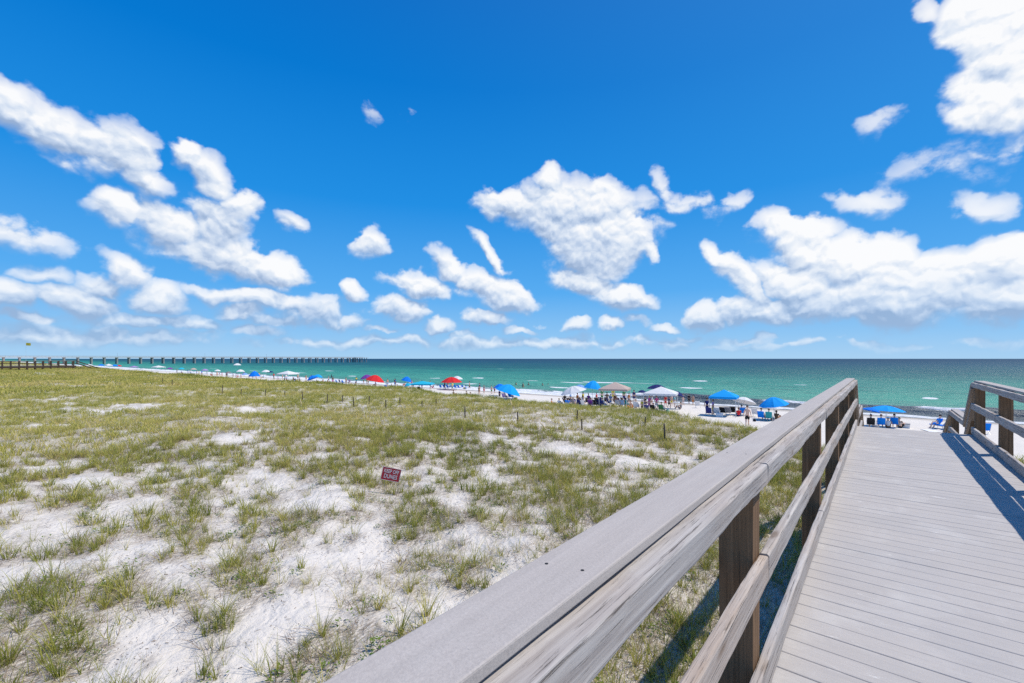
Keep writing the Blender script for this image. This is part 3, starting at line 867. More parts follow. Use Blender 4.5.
# ---------------------------------------------------------------- dune vegetation
def grass_material(name, stops, trans=0.35):
    m, n, b = principled(name)
    a = n.n('ShaderNodeAttribute', attribute_name='tone')
    g = n.n('ShaderNodeNewGeometry')
    f = n.math('ADD', n.math('MULTIPLY', a.outputs['Fac'], .72), n.math('MULTIPLY', g.outputs['Random Per Island'], .28))
    c = n.ramp(f, stops)
    n.l(c, b.inputs['Base Color'])
    b.inputs['Roughness'].default_value = 0.6
    b.inputs['Specular IOR Level'].default_value = 0.25
    tr = n.n('ShaderNodeBsdfTranslucent'); n.l(c, tr.inputs[0])
    mx = n.n('ShaderNodeMixShader'); mx.inputs[0].default_value = trans
    out = m.node_tree.nodes['Material Output']
    n.l(b.outputs[0], mx.inputs[1]); n.l(tr.outputs[0], mx.inputs[2]); n.l(mx.outputs[0], out.inputs['Surface'])
    return m
M_grass = grass_material('beach_grass', [(0.0, (.14, .19, .03)), (0.3, (.33, .34, .06)), (0.6, (.56, .50, .13)), (0.85, (.66, .53, .21)), (1.0, (.64, .50, .30))])
M_dead = grass_material('dry_stems', [(0.0, (.10, .07, .05)), (0.5, (.25, .185, .13)), (1.0, (.46, .37, .26))], .15)
M_leaf = grass_material('dune_leaves', [(0.0, (.08, .16, .02)), (0.6, (.17, .26, .04)), (1.0, (.28, .33, .08))], .4)

def blade_set(nb, h, spread, width, lean, segs, r_, curl=1.0, zmin=.5):
    """blades as (verts, quads): each a tapering bent strip"""
    out = []
    for i in range(nb):
        a = r_.uniform(0, 2 * PI); rr = spread * math.sqrt(r_.random())
        bx, by = rr * math.cos(a), rr * math.sin(a)
        hh = h * r_.uniform(zmin, 1.0)
        ad = a + r_.gauss(0, .9)
        ln = lean * r_.uniform(.2, 1.2)
        wd = width * r_.uniform(.7, 1.2)
        fx = r_.uniform(0, 2 * PI)
        px_, py_ = math.cos(fx) * wd / 2, math.sin(fx) * wd / 2
        vs_ = []
        for s in range(segs + 1):
            t_ = s / segs
            o = hh * (ln * t_ + curl * ln * t_ ** 2.4)
            z = hh * (t_ - .35 * ln * curl * t_ ** 2.5)
            tw = (1 - t_) ** .7 if s < segs else 0.12
            X, Y = bx + math.cos(ad) * o, by + math.sin(ad) * o
            vs_.append((X - px_ * tw, Y - py_ * tw, z)); vs_.append((X + px_ * tw, Y + py_ * tw, z))
        out.append(vs_)
    a = np.array(out, np.float32)          # nb, 2(segs+1), 3
    nv = a.shape[1]
    f = np.array([[2 * s, 2 * s + 1, 2 * s + 3, 2 * s + 2] for s in range(segs)])
    faces = (np.arange(nb)[:, None, None] * nv + f[None]).reshape(-1, 4)
    return a.reshape(-1, 3), faces

def leaf_set(nl, h, spread, size, r_):
    V, Fc = [], []
    for i in range(nl):
        a = r_.uniform(0, 2 * PI); rr = spread * math.sqrt(r_.random())
        c = Vector((rr * math.cos(a), rr * math.sin(a), h * r_.uniform(.2, 1)))
        s = size * r_.uniform(.6, 1.2)
        d = Vector((math.cos(a + r_.gauss(0, .6)), math.sin(a + r_.gauss(0, .6)), r_.uniform(-.1, .7))).normalized()
        sd = d.cross(Vector((0, 0, 1))).normalized()
        b = len(V)
        V += [c, c + d * s * .5 + sd * s * .28, c + d * s, c + d * s * .5 - sd * s * .28]
        Fc.append((b, b + 1, b + 2, b + 3))
    return np.array([tuple(p) for p in V], np.float32), np.array(Fc)

def scatter_points(cells, seed):
    """cells: list of (u0,u1,v0,v1,n,thr,power); keeps points where growth is thick"""
    g = np.random.default_rng(seed)
    P_ = []
    for (u0, u1, v0, v1, n_, thr, pw) in cells:
        u = g.uniform(u0, u1, n_); v = g.uniform(v0, v1, n_)
        m = veg(v, u)
        k_ = g.random(n_) < np.clip((m - thr) / (1 - thr), 0, 1) ** pw
        P_.append(np.stack([v[k_], u[k_], m[k_]], 1))
    return np.concatenate(P_)

def in_view(p, margin=120):
    x, y = p[:, 0], p[:, 1]
    Xc = x * math.cos(TH) + y * math.sin(TH); Yc = -x * math.sin(TH) + y * math.cos(TH)
    px_ = CX + F * Xc / np.maximum(Yc, .01)
    return (Yc > .3) & (px_ > -margin) & (px_ < 1024 + margin)

def off_walk(p):
    x, y = p[:, 0], p[:, 1]
    return ~((x > -.62) & (x < 1.62) & (y > -5) & (y < 20.5))

def scatter(name, protos, P_, smin, smax, mat, seed, tone_fn=None, hmul=None, sink=.01):
    g = np.random.default_rng(seed)
    n_ = len(P_)
    z = terrain(P_[:, 0], P_[:, 1])
    which = g.integers(0, len(protos), n_)
    ang = g.uniform(0, 2 * PI, n_)
    s = g.uniform(smin, smax, n_) * (hmul(P_) if hmul is not None else 1)
    tone = np.clip((tone_fn(P_) if tone_fn else .5) + g.normal(0, .16, n_), 0, 1)
    CO, FA, TO = [], [], []
    base = 0
    for i, (pv, pf) in enumerate(protos):
        ix = np.where(which == i)[0]
        if not len(ix): continue
        c, sn = np.cos(ang[ix])[:, None], np.sin(ang[ix])[:, None]
        X = (pv[None, :, 0] * c - pv[None, :, 1] * sn) * s[ix][:, None] + P_[ix, 0][:, None]
        Y = (pv[None, :, 0] * sn + pv[None, :, 1] * c) * s[ix][:, None] + P_[ix, 1][:, None]
        Z = pv[None, :, 2] * s[ix][:, None] + z[ix][:, None] - sink
        CO.append(np.stack([X, Y, Z], -1).reshape(-1, 3))
        FA.append((pf[None] + (base + np.arange(len(ix)) * len(pv))[:, None, None]).reshape(-1, 4))
        TO.append(np.repeat(tone[ix], len(pv)))
        base += len(ix) * len(pv)
    return np.concatenate(CO), np.concatenate(FA), np.concatenate(TO)

def emit(name, chunks, mat):
    co, fa, to, b = [], [], [], 0
    for (c, f, t_) in chunks:
        co.append(c); fa.append(f + b); to.append(t_); b += len(c)
    me = mesh_np(name, np.concatenate(co), np.concatenate(fa), 4, mat)
    a = me.attributes.new('tone', 'FLOAT', 'POINT'); a.data.foreach_set('value', np.concatenate(to).astype(np.float32))
    o = bpy.data.objects.new(name, me); COL.objects.link(o)
    return tag(o, kind='stuff')

rr = random.Random(5)
near_p = [blade_set(rr.randint(18, 34), rr.uniform(.34, .58), rr.uniform(.03, .08), .0105, rr.uniform(.2, .55), 4, rr, zmin=.3) for _ in range(12)]
near_p += [blade_set(rr.randint(5, 10), rr.uniform(.35, .6), rr.uniform(.02, .05), .008, rr.uniform(.2, .5), 4, rr) for _ in range(5)]
mid_p = [blade_set(rr.randint(18, 28), rr.uniform(.36, .56), rr.uniform(.06, .13), .015, rr.uniform(.2, .5), 3, rr, zmin=.4) for _ in range(10)]
far_p = [blade_set(13, rr.uniform(.34, .52), rr.uniform(.12, .26), .026, .45, 2, rr) for _ in range(8)]
vfar_p = [blade_set(9, rr.uniform(.32, .48), rr.uniform(.5, .9), .08, .5, 2, rr) for _ in range(6)]
def tone(P_):
    d = np.hypot(P_[:, 0], P_[:, 1])
    t_ = .34 + .24 * sstep(d, 12, 28) + .75 * (fbm(P_[:, 0] / 4 + 3, P_[:, 1] / 4, 3) - .5)
    e = edge(P_[:, 0]) - P_[:, 1]
    return t_ - .30 * (1 - sstep(e, 1.0, 4.0)) * sstep(-P_[:, 0], 10, 25)
def dist(P_): return np.hypot(P_[:, 0], P_[:, 1])
def pick(P_, a, b): d = dist(P_); return P_[(d >= a) & (d < b) & in_view(P_, 200) & off_walk(P_)]
ch = []
P1 = pick(scatter_points([(-2, 16, -16, 8, 12000, .44, .7)], 1), 1.2, 12)
ch.append(scatter('a', near_p, P1, .45, 1.15, M_grass, 2, tone))
S1 = pick(scatter_points([(-2, 20, -20, 8, 6500, .10, .5)], 71), 1.2, 16)      # single sprigs between the tufts
ch.append(scatter('s', near_p[12:], S1, .35, .95, M_grass, 72, lambda P_: tone(P_) + .15))
P2 = pick(scatter_points([(-3, 28, -27, 16, 28000, .46, .7)], 3), 12, 24)
ch.append(scatter('b', mid_p, P2, .5, 1.1, M_grass, 4, tone))
P3 = pick(scatter_points([(-4, 36, -66, 26, 34000, .34, .8)], 5), 24, 62)
ch.append(scatter('c', far_p, P3, .6, 1.15, M_grass, 6, tone))
P4 = pick(scatter_points([(-8, 35, -190, -40, 30000, .22, .8), (-30, 28, -900, -190, 22000, .15, .8)], 7), 62, 1000)
ch.append(scatter('d', vfar_p, P4, .7, 1.2, M_grass, 8, tone))
emit('beach_grass', ch, M_grass)

dead_near = [blade_set(rr.randint(8, 15), rr.uniform(.14, .30), rr.uniform(.10, .20), .0085, rr.uniform(.8, 2.2), 3, rr, curl=.4) for _ in range(8)]
dead_mid = [blade_set(rr.randint(10, 18), rr.uniform(.18, .32), rr.uniform(.14, .26), .010, rr.uniform(.6, 1.8), 2, rr, curl=.4) for _ in range(6)]
def beside(P_, k, seed):       # dead stems lie in and round the living tufts
    g = np.random.default_rng(seed)
    Q = np.repeat(P_, k, 0).copy(); Q[:, :2] += g.normal(0, .16, (len(Q), 2))
    return Q
ch = []
Q1 = np.concatenate([beside(P1, 1, 61), pick(scatter_points([(-2, 16, -16, 8, 9000, .30, .9)], 21), 1.2, 12)])
Q1 = Q1[off_walk(Q1)]
ch.append(scatter('a', dead_near, Q1, .5, 1.1, M_dead, 22, lambda P_: .45 + 1.1 * (fbm(P_[:, 0] / 2, P_[:, 1] / 2, 2) - .5)))
Q2 = np.concatenate([beside(P2, 1, 62), pick(scatter_points([(-3, 36, -50, 16, 12000, .32, 1.0)], 23), 12, 40)])
Q2 = Q2[off_walk(Q2)]
ch.append(scatter('b', dead_mid, Q2, .6, 1.1, M_dead, 24, lambda P_: .45 + 1.0 * (fbm(P_[:, 0] / 3, P_[:, 1] / 3, 2) - .5)))
emit('dry_grass', ch, M_dead)

leaf_p = [leaf_set(rr.randint(14, 34), rr.uniform(.05, .14), rr.uniform(.06, .16), .045, rr) for _ in range(8)]
ch = []
L1 = pick(scatter_points([(-2, 18, -20, 8, 2900, .25, .8)], 31), 1.2, 19)
ch.append(scatter('a', leaf_p, L1, .6, 1.3, M_leaf, 32, lambda P_: .5 + 1.2 * (fbm(P_[:, 0] / 2 + 8, P_[:, 1] / 2, 2) - .5)))
emit('creeping_dune_plants', ch, M_leaf)

# litter: bits of stem, shell and bark lying on the sand
lr = random.Random(9)
litp = []
for i in range(6):
    V, Fc = [], []
    for k in range(5):
        c = Vector((lr.uniform(-.2, .2), lr.uniform(-.2, .2), .006)); a = lr.uniform(0, PI); L_ = lr.uniform(.004, .014 if k else .035); w_ = lr.uniform(.002, .005)
        d = Vector((math.cos(a), math.sin(a), 0)); s_ = Vector((-d.y, d.x, 0)); b = len(V); up = Vector((0, 0, w_))
        V += [c - d * L_ - s_ * w_, c + d * L_ - s_ * w_ * .5, c + d * L_ + up + s_ * w_ * .4, c - d * L_ + up, c + d * L_ + s_ * w_, c - d * L_ + s_ * w_]
        Fc += [(b, b + 1, b + 2, b + 3), (b + 3, b + 2, b + 4, b + 5)]
    litp.append((np.array([tuple(p) for p in V], np.float32), np.array(Fc)))
g_ = np.random.default_rng(41)
n_ = 7000
LP = np.stack([g_.uniform(-15, 5, n_), g_.uniform(-2, 15, n_), np.ones(n_)], 1)
LP = pick(LP, .8, 15)
emit('plant_litter', [scatter('a', litp, LP, .6, 1.4, M_dead, 42, lambda P_: .1 + 0 * P_[:, 0], sink=-.004)], M_dead)

# ---------------------------------------------------------------- things on the dune
M_white = simple('white_enamel', (.75, .74, .72), .5)
M_signred = simple('sign_red', (.50, .03, .045), .5, .15, 5)
M_steel = simple('galvanised_steel', (.35, .36, .37), .45, metal=.6)
def text_mesh(txt, size, mat, parent, loc, rot, width=None, name='lettering', ext=.0012):
    cu = bpy.data.curves.new('lettering', 'FONT'); cu.body = txt; cu.size = size; cu.align_x = 'CENTER'; cu.align_y = 'CENTER'; cu.extrude = ext; cu.offset = size * .012; cu.resolution_u = 3
    o = bpy.data.objects.new('lettering', cu); COL.objects.link(o)
    dg = bpy.context.evaluated_depsgraph_get()
    me = bpy.data.meshes.new_from_object(o.evaluated_get(dg))
    bpy.data.objects.remove(o)
    me.materials.clear(); me.materials.append(mat)
    if width:
        xs = [v.co.x for v in me.vertices]; k_ = width / (max(xs) - min(xs))
        for v in me.vertices: v.co.x *= k_
    t_ = bpy.data.objects.new(name, me); COL.objects.link(t_); t_.parent = parent; t_.location = loc; t_.rotation_euler = rot
    return t_
ps = at_dune(391, 494)
dsc = math.hypot(*(ps.xy)) 
Yc = -ps.x * math.sin(TH) + ps.y * math.cos(TH)
sw = 18.6 * Yc / F; sh = 13.2 * Yc / F
hb = (494 - 474.5) * Yc / F
sg = empty('warning_sign', ps, TH + R(8), 'small tilted red sign with white lettering standing among the dune grass', 'sign')
tilt = Matrix.Rotation(R(13), 3, 'Y')
MB().box((0, 0, hb), (sw, .006, sh), tilt).build('sign_board', M_signred, sg)
m_ = MB()
for (cx_, cz_, lx, lz) in ((0, sh / 2 - .006, sw - .01, .010), (0, -sh / 2 + .006, sw - .01, .010), (-sw / 2 + .006, 0, .010, sh - .01), (sw / 2 - .006, 0, .010, sh - .01)):
    m_.box(Vector((0, 0, hb)) + tilt @ Vector((cx_, -.0045, cz_)), (lx, .002, lz), tilt)
m_.build('border', M_white, sg)
for txt, zz, hh, wd in (('KEEP OFF', sh * .20, sh * .40, sw * .78), ('DUNES', -sh * .19, sh * .44, sw * .70)):
    p_ = Vector((0, 0, hb)) + tilt @ Vector((0, -.0045, zz))
    text_mesh(txt, hh, M_white, sg, p_, (R(90), R(13), 0), wd)
for sx in (-.35, .35):
    MB().tube([(sx * sw, .012, -.25), (sx * sw, .012, hb + sh * .3)], .006, 6).build('stake', M_steel, sg)

M_stake = simple('dark_weathered_stake', (.11, .085, .065), .9, .4, 9)
STK = [(222, 394, 9), (241, 396, 7), (265, 396, 7), (285, 397, 6), (303, 401, 10), (327, 404, 10), (342, 402, 7), (354, 407, 10), (369, 404, 8), (386, 409, 9), (400, 405, 8), (422, 409, 8), (436, 406, 7), (465, 418, 11), (518, 424, 12), (577, 420, 10), (582, 430, 11), (645, 426, 9), (665, 441, 17), (162, 384, 6), (172, 386, 6)]
order = sorted(range(len(STK)), key=lambda i: STK[i][0])
nth = ['first', 'second', 'third', 'fourth', 'fifth', 'sixth', 'seventh', 'eighth', 'ninth', 'tenth', 'eleventh', 'twelfth', 'thirteenth', 'fourteenth', 'fifteenth', 'sixteenth', 'seventeenth', 'eighteenth', 'nineteenth', 'twentieth', 'twenty first']
for rank, i in enumerate(order):
    x_, y_, h_ = STK[i]
    p_ = at_dune(x_, y_)
    Yc = -p_.x * math.sin(TH) + p_.y * math.cos(TH)
    hh = h_ * Yc / F
    r_ = random.Random(i)
    lx, ly = r_.uniform(-.08, .08), r_.uniform(-.08, .08)
    m_ = MB(); m_.tube([(0, 0, -.3), (lx * .5, ly * .5, hh * .5), (lx, ly, hh)], [.042, .038, .032], 8)
    o = m_.build('wooden_stake', M_stake, None)
    o.location = p_
    tag(o, f'dark wooden stake in the dune grass, {nth[rank]} from the left of the row', 'stake', 'dark stakes standing in the dune grass')
M_reed = simple('bleached_reed', (.60, .45, .24), .8, .15)
for (xa, ya, xb, yb, lab) in ((289, 392, 302, 407, 'long pale tan driftwood stick lying aslant in the far grass'), (540, 428, 546, 432, 'short pinkish driftwood piece in the grass at the middle of the dune'), (503, 398, 512, 407, 'pale tan stick in the grass below the tilted blue shade')):
    a_ = at_dune(xa, ya + 2); b_ = at_dune(xb, yb)
    L_ = Vector((b_.x - a_.x, b_.y - a_.y, 0)); L_ = L_.normalized() * min(L_.length, 1.6)
    o = MB().tube([(0, 0, .10), (L_.x * -.5, L_.y * -.5, .28), (-L_.x, -L_.y, .42)], [.035, .03, .018], 7).build('driftwood', M_reed, None)
    o.location = b_; tag(o, lab, 'driftwood')

# ---------------------------------------------------------------- beach kit
def shade_cloth(nm, col, tr=.25): return cloth(nm, col, tr)
CCOL = {'blue': (.0, .22, .82), 'bright blue': (.005, .40, .95), 'white': (.80, .80, .80), 'red': (.75, .03, .035), 'navy': (.02, .03, .16), 'purple': (.22, .06, .36),
        'beige': (.58, .46, .40), 'turquoise': (.02, .50, .70), 'pale blue': (.25, .45, .75), 'teal': (.03, .32, .36), 'pink': (.75, .12, .38), 'orange': (.75, .25, .05),
        'yellow': (.75, .62, .08), 'black': (.02, .02, .022), 'grey': (.25, .25, .27), 'green': (.08, .30, .10), 'lilac': (.42, .30, .60), 'brown': (.20, .11, .06)}
M_pole = simple('pale_pole_metal', (.62, .62, .62), .4, metal=.3)
def C_(c, tr=0.0): return cloth(c.replace(' ', '_') + ('_shade' if tr else ''), CCOL[c], tr)

def canopy_mesh(r, rise, n=8, scal=.06, c2=False):
    m = MB(); rings = 5
    vs_, fs, mi = [], [], []
    for k in range(n * 2):
        a = PI * k / n
        for j in range(rings + 1):
            t_ = j / rings
            rr_ = r * t_ * (1 - (scal if k % 2 else 0) * t_)
            z = rise * (1 - t_ ** 1.7) - (0.035 * r * math.sin(PI * t_) if k % 2 else 0)
            vs_.append((rr_ * math.cos(a), rr_ * math.sin(a), z))
    R1 = rings + 1
    for k in range(n * 2):
        k2 = (k + 1) % (n * 2)
        for j in range(rings):
            a, b, c, d = k * R1 + j, k * R1 + j + 1, k2 * R1 + j + 1, k2 * R1 + j
            if j == 0: fs.append((a, b, c))
            else: fs.append((a, b, c, d))
            mi.append(1 if (c2 and (k // 2) % 2) else 0)
    # valance and underside give it thickness
    nb = len(vs_)
    under = [(x, y, z - .012) for (x, y, z) in vs_]
    m.v = vs_ + under; m.f = fs + [tuple(i + nb for i in f)[::-1] for f in fs]; m.mi = mi + mi
    for k in range(n * 2):
        k2 = (k + 1) % (n * 2)
        a, b = k * R1 + rings, k2 * R1 + rings
        m.f.append((a, b, b + nb, a + nb)); m.mi.append(0)
    return m
def umbrella(px, py, wpx, ytop, col, label, tilt=(0, 0), col2=None, fr=None, rise=.26):
    p = at(px, py)
    Yc = -p.x * math.sin(TH) + p.y * math.cos(TH)
    wd = wpx * Yc / F
    ht = (py - ytop) * Yc / F
    r = wd / 2
    t_ = empty('beach_umbrella', p, random.uniform(0, 1), label, 'umbrella', 'umbrellas on the beach')
    rise_ = r * rise * 2
    top = Vector((0, 0, ht))
    # tilt towards camera-right (x) and away (y), in the thing's own frame
    rm = (Matrix.Rotation(-t_.rotation_euler.z, 3, 'Z') @ Matrix.Rotation(TH, 3, 'Z') @ Matrix.Rotation(R(tilt[0]), 3, 'Y') @ Matrix.Rotation(R(tilt[1]), 3, 'X') @ Matrix.Rotation(-TH, 3, 'Z') @ Matrix.Rotation(t_.rotation_euler.z, 3, 'Z'))
    MB().tube([(0, 0, -.3), (0, 0, ht * .62), tuple(Vector((0, 0, ht * .62)) + rm @ Vector((0, 0, ht * .36)))], .022, 6).build('pole', M_pole, t_)
    cm = canopy_mesh(r, rise_, c2=bool(col2))
    base = Vector((0, 0, ht * .62)) + rm @ Vector((0, 0, ht * .38 - rise_))
    cm.v = [tuple(base + rm @ Vector(q)) for q in cm.v]
    c = cm.build('canopy', None, t_, mats=[C_(col, .25)] + ([C_(col2, .25)] if col2 else []))
    m_ = MB()
    for k in range(8):
        a = PI * k / 4
        pts = [tuple(base + rm @ Vector((r * q * .97 * math.cos(a), r * q * .97 * math.sin(a), rise_ * (1 - q ** 1.7) - .03))) for q in (0.02, .35, .7, 1)]
        m_.tube(pts, .006, 4)
    m_.build('rib_frame', M_pole, c)
    return t_
def tent(px, py, wpx, ytop, col, label, rot=.5, valance=.22):
    """pop-up canopy: four legs, a truss, a pyramid roof with a hanging edge"""
    p = at(px, py)
    Yc = -p.x * math.sin(TH) + p.y * math.cos(TH)
    wd = wpx * Yc / F
    rz = rot
    s = wd / (abs(math.cos(rz - TH)) + abs(math.sin(rz - TH)))
    ht = (py - ytop) * Yc / F
    ev = ht * .75
    t_ = empty('canopy_tent', p, rz, label, 'canopy tent', 'pop-up canopies on the beach')
    h = s / 2
    for (a, b) in ((-1, -1), (1, -1), (1, 1), (-1, 1)):
        z_ = float(terrain(p.x + (a * h * .95) * math.cos(rz) - (b * h * .95) * math.sin(rz), p.y + (a * h * .95) * math.sin(rz) + (b * h * .95) * math.cos(rz))) - p.z
        m_ = MB(); m_.tube([(a * h * .96, b * h * .96, z_ - .03), (a * h * .96, b * h * .96, ev)], .028, 6); m_.box((a * h * .96, b * h * .96, z_ + .01), (.12, .12, .02)); m_.build('leg', M_white, t_)
    m_ = MB()
    cs = [(-1, -1), (1, -1), (1, 1), (-1, 1)]
    for i in range(4):
        a, b = cs[i], cs[(i + 1) % 4]
        for q in range(3):
            x0, y0 = a[0] + (b[0] - a[0]) * q / 3, a[1] + (b[1] - a[1]) * q / 3
            x1, y1 = a[0] + (b[0] - a[0]) * (q + 1) / 3, a[1] + (b[1] - a[1]) * (q + 1) / 3
            m_.tube([(x0 * h * .95, y0 * h * .95, ev - .05), (x1 * h * .95, y1 * h * .95, ev - .22)], .012, 4)
            m_.tube([(x0 * h * .95, y0 * h * .95, ev - .22), (x1 * h * .95, y1 * h * .95, ev - .05)], .012, 4)
        m_.tube([(a[0] * h * .93, a[1] * h * .93, ev + .0), (0, 0, ht - .05)], .014, 4)
    m_.build('truss', M_white, t_)
    m = MB(); N = 6
    vs_, fs = [], []
    for i in range(N + 1):
        for j in range(N + 1):
            x_, y_ = -1 + 2 * i / N, -1 + 2 * j / N
            q = max(abs(x_), abs(y_))
            z_ = ev + (ht - ev) * (1 - q) ** .85 - .04 * math.sin(PI * q) * (1 - abs(abs(x_) - abs(y_)))
            vs_.append((x_ * h, y_ * h, z_))
    for i in range(N):
        for j in range(N):
            a = i * (N + 1) + j
            fs.append((a, a + N + 1, a + N + 2, a + 1))
    nb = len(vs_)
    m.v = vs_ + [(x, y, z - .015) for x, y, z in vs_]; m.f = fs + [tuple(i + nb for i in f)[::-1] for f in fs]; m.mi = [0] * len(m.f)
    m.build('roof', C_(col, .25), t_)
    m_ = MB()
    for (cx_, cy_, lx, ly) in ((0, -h, s, .012), (0, h, s, .012), (-h, 0, .012, s), (h, 0, .012, s)):
        m_.box((cx_ * 1.003, cy_ * 1.003, ev - valance / 2), (lx, ly, valance))
    m_.build('valance', C_(col, .25), t_)
    return t_

def chair(px, py, col, label, rz=0.0, group='folding chairs on the beach', loc=None, recl=25):
    p = at(px, py) if loc is None else loc
    t_ = empty('beach_chair', p, rz, label, 'beach chair', group)
    sh_ = .33
    m_ = MB(); m_.box((0, 0, sh_), (.54, .46, .03)); m_.build('seat', C_(col), t_)
    rb = Matrix.Rotation(R(-recl), 3, 'X')
    m_ = MB(); c = Vector((0, -.22, sh_)) + rb.inverted() @ Vector((0, 0, 0)); up_ = Vector((0, -math.sin(R(recl)), math.cos(R(recl))))
    m_.box(Vector((0, -.24, sh_ + .02)) + up_ * .33, (.54, .03, .64), Matrix.Rotation(R(recl), 3, 'X')); m_.build('backrest', C_(col), t_)
    for sx in (-.29, .29):
        m_ = MB()
        m_.tube([(sx, .24, 0), (sx, -.24, sh_ + .02), tuple(Vector((sx, -.24, sh_ + .02)) + up_ * .66)], .013, 5)
        m_.tube([(sx, -.30, 0), (sx, .26, sh_ + .02)], .013, 5)
        m_.tube([(sx, .26, sh_), (sx, .22, sh_ + .24), (sx, -.34, sh_ + .24)], .013, 5)
        m_.build('frame', M_pole, t_)
        MB().box((sx, -.05, sh_ + .255), (.055, .42, .025)).build('armrest', M_white, t_)
    return t_
def lounger(px, py, col, label, rz=0):
    p = at(px, py)
    t_ = empty('sun_lounger', p, rz, label, 'lounger', 'sun loungers on the beach')
    MB().box((0, .35, .30), (.62, 1.3, .06)).build('mattress', C_(col), t_)
    MB().box((0, -.50, .56), (.62, .75, .06), Matrix.Rotation(R(-48), 3, 'X')).build('backrest', C_(col), t_)
    m_ = MB()
    for sx in (-.32, .32):
        m_.tube([(sx, 1.0, .26), (sx, -.3, .26)], .02, 5); m_.tube([(sx, -.25, .26), (sx, -.75, .82)], .02, 5)
    m_.tube([(-.32, 1, .26), (.32, 1, .26)], .02, 5)
    m_.build('frame', M_pole, t_)
    for sx in (-.32, .32):
        for yy in (.85, -.3): MB().tube([(sx, yy, -.02), (sx, yy, .26)], .02, 5).build('leg', M_pole, t_)
    return t_
def cooler(px, py, col, lid, label, rz=0, s=1.0):
    p = at(px, py)
    t_ = empty('cooler', p, rz, label, 'cooler', 'coolers on the beach')
    MB().box((0, 0, .17 * s), (.62 * s, .38 * s, .34 * s), taper=1.06).build('body', C_(col), t_)
    MB().box((0, 0, .365 * s), (.68 * s, .43 * s, .05 * s)).build('lid', C_(lid), t_)
    MB().tube([(-.35 * s, 0, .25 * s), (-.37 * s, 0, .46 * s), (.37 * s, 0, .46 * s), (.35 * s, 0, .25 * s)], .012 * s, 5).build('handle', M_pole, t_)
def bag(px, py, col, label, s=1.0):
    p = at(px, py)
    t_ = empty('beach_bag', p, random.uniform(0, 3), label, 'bag', 'bags on the beach')
    MB().sphere((0, 0, .16 * s), (.26 * s, .16 * s, .20 * s), 12, 8).build('body', C_(col), t_, smooth=True)
    MB().tube([(-.14 * s, 0, .30 * s), (-.10 * s, 0, .46 * s), (.10 * s, 0, .46 * s), (.14 * s, 0, .30 * s)], .012 * s, 5).build('handle', C_(col), t_)
    return t_
def towel(px, py, col, label, rz=0, w_=.85, l_=1.7):
    p = at(px, py)
    m = MB(); N = 8
    vs_, fs = [], []
    r_ = random.Random(int(px * 3))
    for i in range(N + 1):
        for j in range(N + 1):
            x_, y_ = (-.5 + i / N) * w_, (-.5 + j / N) * l_
            X_ = p.x + x_ * math.cos(rz) - y_ * math.sin(rz); Y_ = p.y + x_ * math.sin(rz) + y_ * math.cos(rz)
            vs_.append((x_, y_, float(terrain(X_, Y_)) - p.z + .03 + r_.uniform(0, .02)))
    for i in range(N):
        for j in range(N):
            a = i * (N + 1) + j; fs.append((a, a + N + 1, a + N + 2, a + 1))
    nb = len(vs_)
    m.v = vs_ + [(a, b, c - .012) for a, b, c in vs_]; m.f = fs + [tuple(i + nb for i in f)[::-1] for f in fs]; m.mi = [0] * len(m.f)
    o = m.build('beach_towel', C_(col), None); o.location = p; o.rotation_euler = (0, 0, rz)
    tag(o, label, 'towel', 'towels spread on the beach')

# ---------------------------------------------------------------- people
SKIN = {'fair': simple('skin_fair', (.74, .47, .35), .55, .06), 'tan': simple('skin_tan', (.58, .33, .21), .55, .06), 'brown': simple('skin_brown', (.20, .10, .06), .55, .06)}
HAIR = {'dark': simple('hair_dark', (.025, .017, .012), .6), 'brown': simple('hair_brown', (.12, .06, .03), .6), 'blond': simple('hair_blond', (.45, .30, .12), .6), 'grey': simple('hair_grey', (.4, .4, .4), .6)}

